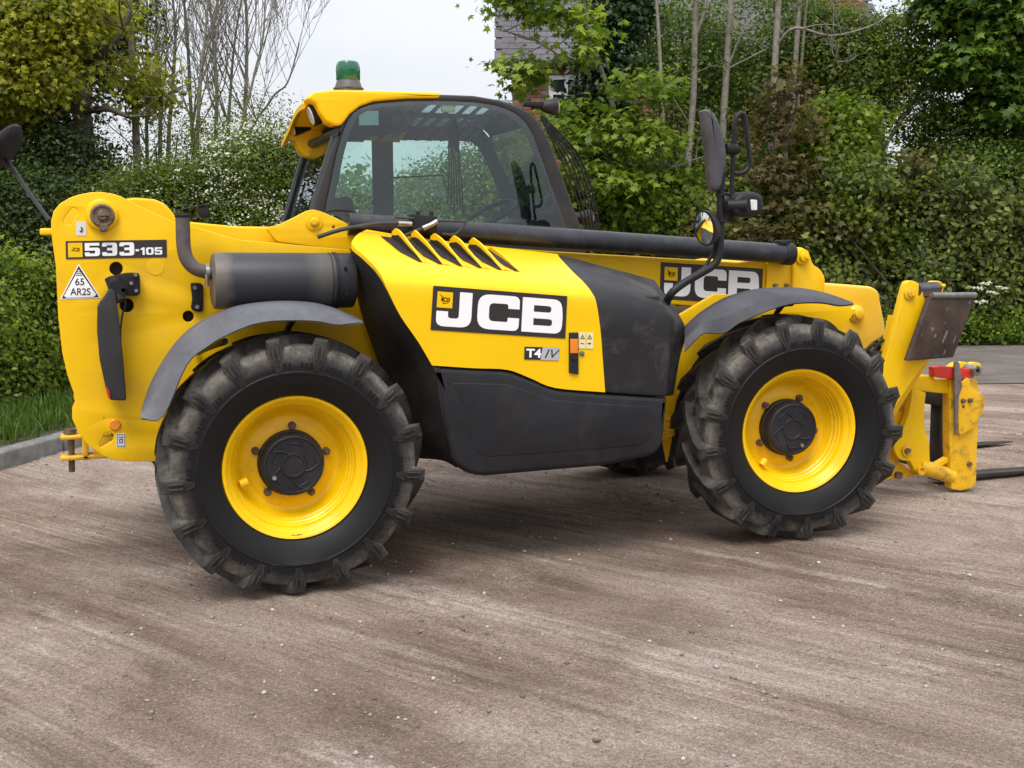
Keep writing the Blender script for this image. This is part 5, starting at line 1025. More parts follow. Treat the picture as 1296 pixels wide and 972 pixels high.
# ---------------- hedge along the left kerb
def hedge_box(t, a, b, thick, h0, h1, nclump, nleaf, size, mat, shape='q', z0=.1, spread=.11, side=1, tvar=.25, ragged=.12, lump=.22):
    """a hedge from a to b (ground points), its face on the near side, leaves over face and top"""
    size *= LS; nleaf = int(nleaf*LN)
    a, b = np.array(a[:2]), np.array(b[:2]); d = b-a; L = np.linalg.norm(d); d /= L; nrm = np.array([-d[1], d[0]])*side
    s = rng.uniform(0, L, nclump); top_ = rng.random(nclump) < .38
    hh = h0+(h1-h0)*s/L; hh = hh*(1+ragged*(vn(s*1.3, s*0+1, 5)-.5)*2)
    z = np.where(top_, hh+rng.normal(0, .05, nclump), z0+(hh-z0)*rng.random(nclump)**.85); dep = np.where(top_, rng.random(nclump)*thick, np.abs(rng.normal(0, .12, nclump)))
    dep = dep-lump*(vn(s*1.5, z*1.9, 9)-.35)*2*(~top_)
    c = np.stack([a[0]+d[0]*s+nrm[0]*dep, a[1]+d[1]*s+nrm[1]*dep, z], 1); tn = rng.normal(.5, tvar, nclump)+.5*(vn(s*1.1, z*1.6, 4)-.5)
    off = rng.normal(size=(nclump, nleaf, 3))*spread*rng.uniform(.5, 1.3, nclump)[:, None, None]; C = (c[:, None]+off).reshape(-1, 3); C[:, 2] = np.maximum(C[:, 2], .03)
    fn = np.where(top_[:, None], np.array([[0, 0, 1.]]), np.array([[-nrm[0], -nrm[1], .55]])); N = (fn[:, None]*.8+rng.normal(size=(nclump, nleaf, 3))*.55).reshape(-1, 3)
    t_ = (tn[:, None]+rng.normal(0, .12, (nclump, nleaf))).ravel(); crown(t, C, N, size*rng.uniform(.6, 1.25, len(C)), t_, shape, mat, 'foliage')
    # uneven dark mass added behind the leaf face to block light
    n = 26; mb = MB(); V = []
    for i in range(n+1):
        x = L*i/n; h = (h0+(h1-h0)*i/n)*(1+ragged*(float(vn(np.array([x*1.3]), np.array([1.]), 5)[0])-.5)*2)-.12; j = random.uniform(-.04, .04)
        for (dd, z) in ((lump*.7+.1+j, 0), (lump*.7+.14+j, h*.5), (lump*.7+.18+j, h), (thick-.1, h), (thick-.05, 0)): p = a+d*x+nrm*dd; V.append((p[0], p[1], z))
    mb.add(V, [(i*5+j, (i+1)*5+j, (i+1)*5+j+1, i*5+j+1) for i in range(n) for j in range(4)]+[(4, 3, 2, 1, 0), tuple(n*5+j for j in range(5))]); obj('hedge_light_block', mb, CORE, t)
ha_, hb_2 = K0+KD*(-2.2)+KN*1.25, K0+KD*9.5+KN*1.25
t = top('hedge', (ha_[0], ha_[1], 0), 'bright green clipped hedge behind the kerb at the left edge', 'hedge'); hedge_box(t, ha_, hb_2, 1.3, 1.50, 1.62, 4600, 14, .078, L_FRESH, 'w', ragged=.07, tvar=.3)
# ---------------- grass on the left verge
def grass(name, pts, h, label, tint0=.5, wdt=1.0, lean=.5, cat_='grass'):
    k = len(pts); N = np.stack([rng.normal(0, 1, k), rng.normal(0, 1, k), rng.normal(0, .15, k)], 1)
    az = rng.uniform(0, 2*math.pi, k); le = np.abs(rng.normal(0, lean, k)); up_ = np.stack([np.sin(le)*np.cos(az), np.sin(le)*np.sin(az), np.cos(le)], 1)
    sd = np.stack([-np.sin(az), np.cos(az), 0*az], 1); H = h*rng.uniform(.4, 1.2, k); W_ = .006*wdt*rng.uniform(.7, 1.3, k)
    P0 = pts; P1 = pts+up_*H[:, None]*.55; tip = pts+up_*H[:, None]*.85+np.stack([np.cos(az)*H*.35*le*1.5, np.sin(az)*H*.35*le*1.5, 0*H], 1)
    V = np.stack([P0-sd*W_[:, None], P0+sd*W_[:, None], P1+sd*W_[:, None]*.8, P1-sd*W_[:, None]*.8, tip], 1).reshape(-1, 3)
    F = (np.array([(0, 1, 2), (0, 2, 3), (3, 2, 4)])[None]+np.arange(k)[:, None, None]*5).reshape(-1, 3)
    o = link(name, rawmesh(name, V, F, np.repeat(np.clip(rng.normal(tint0, .2, k), 0, 1), 5)), GRASSM); return tag(o, label, cat_, kind='stuff')
k = 30000; s = rng.uniform(-2.5, 9, k); dd = .14+rng.beta(1.3, 1.1, k)*1.15; keep = rng.random(k) < np.clip(.25+1.1*(dd-.14)+.8*(vn(s*3, dd*3, 2)-.4), .03, 1); s, dd = s[keep], dd[keep]
pts = np.stack([K0[0]+KD[0]*s+KN[0]*dd, K0[1]+KD[1]*s+KN[1]*dd, np.full(len(s), .12)], 1)
grass('grass', pts, .26, 'long green grass tufts between kerb and left hedge', .5, 1.0, .55)
# ---------------- roadside hedge on the right, and grass at its foot
t = top('hedge', tuple(fr(6, 18.2)), 'tall dense dark green hedge along the far side of the lane', 'hedge')
hedge_box(t, fr(-7, 18.9), fr(12.5, 18.3), 1.6, 2.0, 2.55, 9000, 11, .15, L_OLIVE, 'w', spread=.14, ragged=.18, tvar=.3, lump=.55)
k = 15000; s = rng.uniform(-2, 12, k); d2 = 17.9+rng.beta(1.2, 1.6, k)*.9; z = .02+.1*(d2-17.85)
pts = np.stack([CAM[0]+s*rh[0]+d2*fh[0], CAM[1]+s*rh[1]+d2*fh[1], z], 1); grass('grass', pts, .38, 'rough grass and weeds at the foot of the roadside hedge', .5, 1.8, .6)
WEED = L_MID
C, N, s_, tn, _ = blob_leaves([tuple(fr(s, 18.05, .22))+(.9, .25, .28) for s in np.arange(3.5, 12, .8)], 900, 12, .085, 'w', .12)
tag(link('weeds', leaf_mesh('weeds', C, N, s_, 'w', tn), L_FRESH), 'broad leaved weeds mixed into the roadside grass', 'weeds', kind='stuff')
for (px, py) in ((1247, 366), (1256, 372), (1240, 381), (1262, 378), (1252, 386), (1236, 371), (1270, 372)):      # cow parsley heads
    pass
def parsley(px, py, depth, label):
    b = gr(px, depth, .05); t = top('cow_parsley', tuple(b), label, 'flower', 'cow parsley at the roadside hedge'); mb = MB(); h = zat(py, depth)
    tipz = np.array([b[0], b[1], h]); mb.tube([b, b+(0.02, .0, h*.5), tipz+(0, 0, -.05)], .006, 5)
    C = []
    for k in range(7):
        a = k*2*math.pi/7; q = tipz+np.array([.06*math.cos(a), .06*math.sin(a), random.uniform(-.01, .02)]); mb.tube([tipz+(0, 0, -.05), q], .003, 4)
        for _ in range(9): C.append(q+np.array([random.gauss(0, .018), random.gauss(0, .018), random.gauss(0, .006)]))
    obj('stem', mb, L_MID, t); C = np.array(C); link('flower_head', leaf_mesh('flower_head', C, np.tile([[.1, -.4, 1.]], (len(C), 1))+rng.normal(size=(len(C), 3))*.3, np.full(len(C), .03), 'w', rng.random(len(C))), BLOS, t)
for (px, py, lb) in ((1247, 364, 'white cow parsley flower, highest of the cluster beyond the stabiliser foot'), (1256, 376, 'white cow parsley flower low in the middle of the cluster by the hedge'), (1238, 370, 'white cow parsley flower nearest the dark stabiliser foot'), (1268, 370, 'white cow parsley flower set apart at the right of the cluster'), (1242, 387, 'white cow parsley flower, lowest of the cluster beside the hedge')):
    parsley(px, py, 17.8, lb)
# dandelions in the verge
C = np.array([fr(s, 17.95, .14) for s in (6.9, 7.4, 7.9, 8.0)]); C[:, 2] += [.02, .1, .05, .12]
DAND = leafmat('dandelion_petal', [(.75, .55, .02), (.8, .6, .03)], .2)
for i, c in enumerate(C):
    t = top('dandelion', (c[0], c[1], .05), 'yellow dandelion in the roadside grass, '+('nearest the stabiliser foot', 'second from the stabiliser foot', 'third from the foot', 'farthest right, close to the third')[i], 'flower', 'dandelions in the roadside grass'); mb = MB(); mb.tube([(c[0], c[1], .05), c], .004, 4); obj('stem', mb, L_MID, t)
    q = np.repeat(c[None], 14, 0); link('flower_head', leaf_mesh('flower_head', q, rng.normal(size=(14, 3))*.4+[0, -.5, 1], np.full(14, .028), 'q', rng.random(14)), DAND, t)

# ---------------- hawthorns in blossom behind the tail of the machine
def bush(label, blobs, nclump, nleaf, size, mat, shape='q', blossom=0, spread=.16, foot=None, name='bush', cat_='bush', core=.72, group=None, tvar=.24, flat=.6, up=.5):
    B = np.array(blobs); f = foot if foot is not None else (B[0, 0], B[0, 1]); t = top(name, (f[0], f[1], 0), label, cat_, group)
    C, N, s, tn, cl = blob_leaves(blobs, nclump, nleaf, size, shape, spread, tvar=tvar, flat=flat, up=up); crown(t, C, N, s, tn, shape, mat)
    mb = MB()
    for b in blobs:
        for k in range(3):
            c = np.array(b[:3])+rng.normal(size=3)*np.array(b[3:])*.35; g0 = np.array([f[0]+random.uniform(-.2, .2), f[1]+random.uniform(-.2, .2), 0]); mid = (g0+c)/2+rng.normal(size=3)*.12; mb.tube([g0, mid, c], [.04, .028, .010], 6)
    obj('trunk', mb, BARKD, t)
    if blossom:
        k = rng.choice(len(cl), min(len(cl), blossom), replace=False); cc_ = cl[k]; keep = (vn(cc_[:, 0]*1.9, cc_[:, 2]*2.2, 12)+.5*rng.random(len(cc_)) > .78); cc_ = cc_[keep]
        nb = 9; cc_ = cc_+(CAM-cc_)/np.linalg.norm(CAM-cc_, axis=1)[:, None]*.13+[0, 0, .04]; C = (cc_[:, None]+rng.normal(size=(len(cc_), nb, 3))*.032*np.array([1.5, 1.5, .5])).reshape(-1, 3); to = (CAM-C); to /= np.linalg.norm(to, axis=1)[:, None]
        link('blossom', leaf_mesh('blossom', C+[0, 0, .04], rng.normal(size=(len(C), 3))*.5+[0, -.3, .8], .034*rng.uniform(.7, 1.2, len(C)), 'q', rng.random(len(C))), BLOS, t, kind='stuff')
    return t
D1_ = 13.0
bush('large hawthorn bush flecked with white blossom, left of the cab', [blob(330, 225, 12.6, 75, 58), blob(370, 235, 12.9, 50, 70), blob(270, 250, 12.4, 60, 45), blob(330, 320, 12.4, 90, 70), blob(400, 300, 12.6, 60, 60)], 2600, 15, .055, L_HAW, 'w', 1150, .13)
bush('low hawthorn with a little blossom above the rear frame plate', [blob(175, 265, 12.2, 65, 48), blob(225, 250, 12.4, 50, 50), blob(180, 330, 12, 85, 60)], 1900, 15, .055, L_HAW, 'w', 520, .13)
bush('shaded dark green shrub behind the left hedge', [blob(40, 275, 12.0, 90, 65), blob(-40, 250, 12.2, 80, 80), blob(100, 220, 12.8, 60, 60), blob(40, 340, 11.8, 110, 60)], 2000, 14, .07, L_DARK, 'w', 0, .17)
bush('green shrub seen through the cab windows, its top below the sky', [blob(480, 285, 13.5, 70, 45), blob(555, 262, 14.2, 60, 50), blob(612, 240, 14.4, 50, 60), blob(520, 340, 13.5, 140, 70)], 3000, 14, .07, L_MID, 'w', 0, .16)
bush('young leafy shrub beside the seat behind the rear of the cab', [blob(425, 268, 13.6, 28, 38), blob(425, 330, 13.4, 60, 60)], 500, 13, .06, L_HAW, 'w', 0, .14)
# ---------------- leafy trees at the far left
def tree(label, px, depth, trunk, limbs, blobs, nclump, nleaf, size, mat, shape='q', bark=BARKD, spread=.22, name='tree', cat_='tree', group=None, tips_leaf=0, tvar=.24, flat=.55, up=.5, cut=None):
    """trunk: list of (px, py, radius); limbs: lists of (px, py, depth offset, radius)"""
    g0 = gr(px, depth, 0); t = top(name, (g0[0], g0[1], 0), label, cat_, group); mb = MB()
    P = [gr(a, depth, zat(b, depth)) for a, b, r in trunk]; P[0][2] = min(P[0][2], 0); R_ = [r for a, b, r in trunk]
    if len(P) > 2: Q_ = cat(P, 4); r_ = np.interp(np.linspace(0, len(P)-1, len(Q_)), range(len(P)), R_); mb.tube(Q_, r_, 9, caps=False)
    else: mb.tube(P, R_, 9, caps=False)
    tips = []
    for L in limbs:
        q = [gr(a, depth+dz, zat(b, depth+dz)) for a, b, dz, r in L]; rr = [r for *_, r in L]
        if len(q) > 2: q2_ = cat(q, 4); r_ = np.interp(np.linspace(0, len(q)-1, len(q2_)), range(len(q)), rr)
        else: q2_, r_ = np.array(q), rr
        mb.tube(q2_, r_, 6, caps=False)
        for _ in range(5):
            i = random.randint(len(q2_)//3, len(q2_)-1); d = np.array([random.gauss(0, 1), random.gauss(0, 1), random.gauss(.3, .6)]); d /= np.linalg.norm(d); branch(mb, q2_[i], d, random.uniform(.3, .8), .012, 1, tips, .7, (2, 4), 4, minr=.003)
    obj('trunk', mb, bark, t, auto=None)
    if blobs:
        C, N, s, tn, cl = blob_leaves(blobs, nclump, nleaf, size, shape, spread, tvar=tvar, flat=flat, up=up, cut=cut); crown(t, C, N, s, tn, shape, mat)
    if tips_leaf and tips:
        tp_2 = np.array(tips); k = tips_leaf; C = (tp_2[:, None]+rng.normal(size=(len(tp_2), k, 3))*.13).reshape(-1, 3); crown(t, C, rng.normal(size=(len(C), 3))*.6+[0, -.2, .7], size*rng.uniform(.7, 1.2, len(C)), rng.normal(.55, .2, len(C)), shape, mat, 'leaves')
    return t, tips
tree('broad maple with yellow green spring leaves at the top left corner', 118, 13.2, [(122, 520, .16), (120, 300, .14), (118, 140, .10), (110, 90, .07), (90, 40, .05)],
     [[(118, 140, 0, .05), (150, 138, -.3, .035), (175, 148, -.4, .02)], [(116, 110, 0, .05), (60, 95, -.6, .03), (0, 92, -.8, .03)], [(112, 90, 0, .05), (160, 60, -.3, .03), (185, 20, -.3, .02)], [(118, 130, 0, .04), (40, 60, -.5, .03)]],
     [blob(45, 50, 12.6, 75, 55), blob(-20, 90, 12.8, 80, 70), blob(95, 20, 12.9, 60, 45), blob(60, 100, 12.5, 45, 30), blob(-10, 20, 12.8, 60, 40)], 820, 17, .088, L_LIME, 'm', spread=.17, tvar=.3)
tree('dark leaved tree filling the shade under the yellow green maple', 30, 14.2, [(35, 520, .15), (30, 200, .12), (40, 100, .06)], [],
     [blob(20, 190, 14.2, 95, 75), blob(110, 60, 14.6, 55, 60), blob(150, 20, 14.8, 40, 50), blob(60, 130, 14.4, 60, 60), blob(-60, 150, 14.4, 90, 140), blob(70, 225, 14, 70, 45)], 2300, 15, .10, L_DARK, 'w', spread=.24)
tree('slim tree with sparse lime leaves beside the bare trunks', 182, 13.8, [(181, 520, .055), (182, 300, .05), (184, 150, .042), (183, 40, .035), (186, -30, .03)],
     [[(184, 110, 0, .02), (210, 70, -.2, .01)], [(183, 90, 0, .02), (150, 60, -.2, .012)], [(184, 140, 0, .02), (215, 125, -.2, .01)], [(184, 30, 0, .02), (160, 0, 0, .01)]],
     [blob(185, 95, 13.6, 34, 38), blob(200, 130, 13.6, 30, 22), blob(165, 20, 13.8, 34, 30), blob(220, 115, 13.7, 18, 24)], 120, 11, .075, L_LIME, 'm', spread=.16, bark=BARK)
# bare trees
bt = [(196, [(196, 210), (200, 100), (207, -40)], .045), (215, [(212, 215), (216, 120), (214, 50), (222, -40)], .05), (228, [(222, 210), (232, 110), (238, 40), (232, -40)], .05), (250, [(254, 215), (253, 130), (252, 40), (246, -40)], .05),
      (262, [(258, 215), (266, 110), (276, 40), (285, -40)], .045), (285, [(281, 215), (286, 120), (284, 50), (278, -40)], .05), (300, [(296, 215), (303, 120), (312, 50), (330, -30)], .04), (320, [(314, 215), (322, 120), (326, 40), (324, -40)], .055), (340, [(306, 215), (330, 110), (346, 50), (352, -30)], .035), (352, [(318, 205), (352, 130), (374, 108), (390, 60)], .03)]
nm = ['leftmost, close beside the lime leaved slim tree', 'second from the left, thin and slightly wavy', 'third from the left, leaning gently right', 'straight grey stem in the middle of the bare group', 'curving right just past the middle of the group', 'upright stem right of the curving one', 'slender stem forking to the right', 'stoutest grey stem near the right of the group', 'thin outer stem arching over to the right', 'low spreading stem nearest the cab beacon']
for i, (px, P, r) in enumerate(bt):
    dp = 15.5+.25*(i % 4); t = top('bare_tree', tuple(gr(P[0][0], dp, 0)), 'leafless tree, '+nm[i], 'tree', 'bare trees behind the hawthorn'); mb = MB(); tips = []
    q = [gr(P[0][0]-4, dp, 0)]+[gr(a, dp, zat(b, dp)) for a, b in P]; Q_ = cat(q, 6); rr = np.linspace(r*.72, r*.25, len(Q_)); mb.tube(Q_, rr, 7, caps=False)
    for k in range(15):
        j = random.randint(len(Q_)//3, len(Q_)-2); sd_ = random.choice((-1, 1)); d = rh*sd_*random.uniform(.25, .6)+np.array([0, 0, 1.])+fh*random.gauss(0, .3); d /= np.linalg.norm(d)
        branch(mb, Q_[j], d, random.uniform(.7, 1.7), rr[j]*.42, 2, tips, .5, (2, 4), 5, up=.22, wob=.10, minr=.0028)
    obj('trunk', mb, BARK if i % 3 == 0 else BARKL, t, auto=None)
    tp_2 = np.array(tips); tp_2 = tp_2[rng.random(len(tp_2)) < (.14 if i < 8 else .04)]
    if len(tp_2): C = (tp_2[:, None]+rng.normal(size=(len(tp_2), 3, 3))*.05).reshape(-1, 3); crown(t, C, rng.normal(size=(len(C), 3)), .045*rng.uniform(.6, 1.2, len(C)), rng.random(len(C)), 'q', L_OLIVE, 'leaf_buds')
# sparse green behind the bare stems
bush('thin leafy saplings at the foot of the bare trees', [blob(230, 185, 15.2, 60, 40), blob(300, 150, 15.4, 60, 45), blob(350, 150, 15.6, 35, 30), blob(270, 190, 15, 90, 40)], 520, 9, .05, L_OLIVE, 'w', 0, .2)

# ================================================================== HOUSE
HD = 24.; SLATE = [surf('slate_a', (.105, .098, .115), (.135, .128, .145), 9, .75, bmp=.3, spec=.2), surf('slate_b', (.125, .118, .132), (.095, .09, .10), 11, .75, bmp=.3, spec=.2), surf('slate_c', (.085, .08, .095), (.11, .105, .115), 8, .75, spec=.2, dirt=(.14, .14, .08), dirtamt=.5, bmp=.3)]
BRK = [surf('brick_a', (.26, .105, .068), (.20, .082, .055), 9, .85, bmp=.4), surf('brick_b', (.21, .09, .06), (.17, .075, .05), 9, .85, bmp=.4), surf('brick_c', (.29, .13, .085), (.23, .10, .07), 9, .85, bmp=.4)]
MORT = surf('lime_mortar', (.30, .26, .22), (.24, .21, .18), 12, .9)
hx = lambda px: (px-648)/FPX*HD
s0, s1 = hx(652), hx(1110); ez = zat(86, HD)
house = top('house', tuple(fr(s0, HD)), 'red brick house with grey slate roof and chimneys behind the trees', 'house')
mb = MB(); mb.hexa([fr(s0, HD+.01, 0), fr(s1, HD+.01, 0), fr(s1, HD+6, 0), fr(s0, HD+6, 0)], [fr(s0, HD+.01, ez), fr(s1, HD+.01, ez), fr(s1, HD+6, ez), fr(s0, HD+6, ez)]); wall = obj('wall', mb, MORT, house)
YH = Matrix.Rotation(-YAW, 4, 'Z')
def at(s, d, z): return Matrix.Translation(Vector(fr(s, d, z))) @ YH
bmesh_ = []
for j in range(3):
    mb = MB(); mb.box((0, 0, 0), (.215, .03, .065)); me = mb.mesh('brick', False); me.materials.append(BRK[j]); bmesh_.append(me)
wx0, wx1, wz0, wz1 = hx(697), hx(762), zat(166, HD), zat(103, HD)
rows_ = int((ez-.05)/.075); cnt = 0; rest = MB()
cells = []
for r in range(rows_):
    z = ez-.06-r*.075
    for c in range(int((s1-s0)/.225)+1):
        s = s0+.11+c*.225+(.1125 if r % 2 else 0)
        if s > s1-.08 or (wx0-.11 < s < wx1+.11 and wz0-.06 < z < wz1+.04) or z < 2.2: continue
        px = 648+s/HD*FPX; py = 304-(z-CAM[2])/HD*FPX; cells.append((abs(px-690)+abs(py-120)*1.0, s, z, r))
cells.sort(key=lambda q: q[0])
for i, (_, s, z, r) in enumerate(cells):
    if i < 300: link('brick', bmesh_[rng.integers(3)], None, wall, at(s+random.uniform(-.003, .003), HD+random.uniform(-.003, .002), z))
    else: rest.box(fr(s, HD, z), (.215, .03, .065), YH)
obj('brickwork', rest, BRK[1], wall, smooth=False, kind='stuff')
# slate roof
pitch = rad(42); sl = [];
for j in range(3):
    mb = MB(); mb.box((0, 0, 0), (.29, .34, .010)); me = mb.mesh('slate', False); me.materials.append(SLATE[j]); sl.append(me)
r0, r1 = hx(630), hx(1112); mb = MB(); L = 4.2
mb.hexa([fr(r0+.03, HD-.25, ez-.06), fr(r1, HD-.25, ez-.06), fr(r1, HD-.25+L*math.cos(pitch), ez-.06+L*math.sin(pitch)), fr(r0+.03, HD-.25+L*math.cos(pitch), ez-.06+L*math.sin(pitch))],
        [fr(r0+.03, HD-.25, ez-.0), fr(r1, HD-.25, ez-.0), fr(r1, HD-.25+L*math.cos(pitch), ez+L*math.sin(pitch)), fr(r0+.03, HD-.25+L*math.cos(pitch), ez+L*math.sin(pitch))]); rf = obj('roof', mb, SLATE[2], house, smooth=False)
RM = YH @ Matrix.Rotation(pitch-rad(2.5), 4, 'X'); cells = []
for r in range(20):
    d = .12+r*.20
    for c in range(int((r1-r0)/.30)+1):
        s = r0+.15+c*.30+(.15 if r % 2 else 0)
        if s < r1: cells.append((r*.9+abs(c)*.25, s, d, r))
cells.sort(key=lambda q: q[0]); rest = MB()
for i, (_, s, d, r) in enumerate(cells):
    p = fr(s, HD-.25+d*math.cos(pitch), ez+.022+d*math.sin(pitch)); M = Matrix.Translation(Vector(p)) @ RM @ Matrix.Rotation(random.uniform(-.008, .008), 4, 'Z')
    if i < 300: link('slate', sl[rng.integers(3)], None, rf, M)
    else: rest.box(p, (.29, .34, .010), RM)
obj('slates', rest, SLATE[0], rf, smooth=False, kind='stuff')
mb = MB(); mb.box((0, 0, 0), (r1-r0, .10, .09), YH); me = mb.mesh('gutter'); link('gutter', me, BLK, house, Matrix.Translation(Vector(fr((r0+r1)/2, HD-.33, ez-.07))))
# window
WPT = surf('white_window_paint', (.80, .80, .80), (.74, .74, .74), 9, .4); wp = MB(); wm_, hm_ = (wx0+wx1)/2, (wz0+wz1)/2; ww, wh = wx1-wx0, wz1-wz0
wo_ = link('window', None, None, house, Matrix.Translation(Vector(fr(wm_, HD, hm_))))
for (ds, dz, a, b) in ((-ww/2+.04, 0, .08, wh), (ww/2-.04, 0, .08, wh), (0, wh/2-.04, ww, .08), (0, -wh/2+.045, ww, .09), (-ww*.17, 0, .07, wh), (ww*.17, 0, .07, wh), (0, wh*.16, ww, .05)):
    wp.box(fr(wm_+ds, HD-.02, hm_+dz), (a, .07+.004*abs(ds)+.003*dz, b), YH)
wp.box(fr(wm_, HD-.05, wz0-.05), (ww+.12, .16, .06), YH); obj('window_frame', wp, WPT, wo_, smooth=False)
DG = surf('dark_window_glass', (.02, .025, .03), (.03, .035, .04), 3, .08)
for k in range(3): mb = MB(); mb.box(fr(wm_+(k-1)*ww*.333, HD-.004, hm_), (ww*.30, .008, wh*.9), YH); obj('pane', mb, DG, wo_, smooth=False)
# chimneys
def chimney(pa, pb, z0, z1, d):
    a, b = hx(pa)*d/HD, hx(pb)*d/HD; mb = MB(); w_ = b-a
    mb.box(fr((a+b)/2, d, (z0+z1)/2), (w_-.02, .50, z1-z0), YH); ch = obj('chimney', mb, MORT, house, smooth=False); rest = MB(); r = 0; z = z0+.04
    while z < z1:
        o = .1 if r % 2 else 0
        for k in range(int(w_/.225)+1):
            s = a+.11+k*.225+o
            if s < b-.02: rest.box(fr(s, d-.25, z), (.212, .03+.004*((k+r) % 3), .064), YH)
        z += .075; r += 1
    obj('brickwork', rest, BRK[1], ch, smooth=False, kind='stuff')
    mb = MB(); mb.box(fr((a+b)/2, d, z1+.06), (w_+.12, .62, .12), YH); obj('cap', mb, MORT, ch, bev=.01)
chimney(634, 690, zat(32, 26.5), zat(-60, 26.5), 26.5); chimney(1020, 1079, zat(75, 24.8), zat(-40, 24.8), 24.8)

# ================================================================== TREES ON THE RIGHT
_gr, _zat = gr, zat
def gr(px, depth, z=0.): return _gr(px, depth+DOFF, z)
def zat(py, depth): return _zat(py, depth+DOFF)
def blob(px, py, depth, rx, rz, ry=None):
    p = gr(px, depth, zat(py, depth)); k = (depth+DOFF)/FPX; return (p[0], p[1], p[2], rx*k, (ry if ry is not None else (rx+rz)*.4)*k, rz*k)
DOFF = 2.6; LS, LN = 1.0, 1.5
# ivy clad tree in front of the house, with a young sycamore whose twigs reach left
tree('ivy smothered tree standing in front of the house window', 762, 16.6, [(765, 440, .13), (762, 250, .12), (765, 100, .10), (772, -40, .07)], [],
     [blob(765, 60, 16.6, 24, 60), blob(760, 150, 16.5, 34, 60), blob(770, 230, 16.5, 40, 50), blob(790, 20, 16.7, 30, 40), blob(750, 300, 16.5, 50, 50)], 950, 20, .085, L_IVY, 'm', spread=.14, flat=1)
syt, _ = tree('young sycamore with fresh leaves, twigs reaching left over the cab', 800, 15.6, [(812, 440, .05), (800, 250, .04), (770, 120, .035), (745, 60, .025)],
     [[(756, 95, 0, .022), (735, 60, -.2, .018), (690, 30, -.3, .012), (640, 12, -.4, .006)], [(757, 90, 0, .02), (720, 84, -.2, .015), (680, 60, -.3, .010), (630, 45, -.3, .006)], [(745, 66, 0, .02), (742, 20, 0, .015), (730, -20, 0, .01)], [(790, 210, 0, .015), (740, 205, -.3, .01)], [(800, 250, 0, .015), (850, 215, -.3, .01)]],
     [blob(690, 15, 15.2, 55, 24), blob(640, 10, 15.2, 38, 18), blob(740, 60, 15.2, 30, 30), blob(660, 100, 15.8, 34, 26), blob(725, 185, 15.2, 45, 22), blob(815, 120, 15.2, 45, 22), blob(795, 170, 15.2, 40, 30), blob(720, 150, 15.4, 34, 22), blob(820, 185, 15.1, 40, 20), blob(790, 240, 15.0, 45, 26), blob(700, 255, 15.3, 50, 30), blob(755, 215, 15.0, 30, 20)],
     330, 9, .115, L_FRESH, 'm', spread=.17, bark=BARKL, tips_leaf=1, flat=.35, up=.9)
# large leaves one can pick out: separate parts sharing three meshes
lm = []
for j in range(3):
    me = leaf_mesh('leaf', np.zeros((1, 3)), np.array([[0., 0, 1]]), np.array([.15]), 'm', np.array([.35+.3*j])); lm.append(me)
spots = [(820, 120, 40, 14), (785, 165, 34, 18), (820, 190, 36, 12), (795, 235, 44, 20), (690, 12, 50, 16), (735, 60, 24, 22), (722, 150, 28, 14), (745, 190, 28, 12), (650, 95, 26, 18)]
for k in range(225):
    sx, sy, ra, rb_ = spots[k % len(spots)]; px, py = sx+random.gauss(0, ra*.55), sy+random.gauss(0, rb_*.6); dp = 14.9+random.uniform(-.25, .35); p = gr(px, dp, zat(py, dp))
    d = Vector((random.gauss(-.15, .35), random.gauss(-.45, .3), random.gauss(.75, .25))).normalized()
    M = Matrix.Translation(Vector(p)) @ d.to_track_quat('Z', 'Y').to_matrix().to_4x4() @ Matrix.Rotation(random.uniform(0, 6.28), 4, 'Z') @ Matrix.Scale(random.uniform(.65, 1.1), 4); link('leaf', lm[k % 3], L_FRESH, syt, M)
# grey trunks in a row
gt = [('thin pale trunk left of the grey pair, bare of ivy', 838, 16.0, [(850, 440, .035), (843, 280, .032), (838, 150, .03), (833, 60, .028), (826, -40, .022)], []),
      ('tall grey trunk leaning slightly, just left of the big mirror', 872, 16.4, [(862, 440, .06), (868, 250, .055), (876, 130, .05), (877, 60, .05), (880, -50, .04)], [[(877, 60, 0, .03), (890, 20, -.1, .02), (886, -30, 0, .015)], [(870, 160, 0, .012), (840, 115, -.2, .008)]]),
      ('pale straight trunk directly above the big mirror', 915, 16.6, [(905, 440, .065), (912, 200, .06), (917, 90, .055), (924, -40, .045)], [[(918, 95, 0, .02), (940, 45, -.2, .012), (960, 28, -.2, .008)], [(919, 96, 0, .015), (968, 72, -.2, .01)]]),
      ('grey trunk rising behind the coppery maple', 975, 16.6, [(970, 440, .06), (972, 250, .058), (976, 100, .055), (982, -40, .045)], [[(977, 70, 0, .025), (1000, 48, -.2, .02), (1045, 58, -.2, .018), (1095, 46, -.2, .01), (1120, 30, -.2, .006)], [(1045, 58, -.2, .015), (1048, 80, -.2, .008), (1058, 98, -.2, .005)]]),
      ('slim trunk right of the grey one, leaning right', 1000, 16.8, [(990, 440, .05), (996, 200, .048), (1002, 80, .045), (1008, -40, .035)], []),
      ('slender second stem close against the leaning trunk', 1016, 16.9, [(1000, 300, .03), (1006, 150, .028), (1018, -40, .02)], [])]
for lb, px, dp, tr_, lm_ in gt:
    p0_ = px
    tree(lb, px, dp, tr_, lm_, [blob(px+random.uniform(-15, 25), 0+random.uniform(-30, 40), dp+.3, 36, 30), blob(px+10, 90, dp+.5, 30, 30)], 75, 9, .075, L_MID, 'w', spread=.22, bark=BARKL, tips_leaf=1, group='grey trunked trees in front of the house')
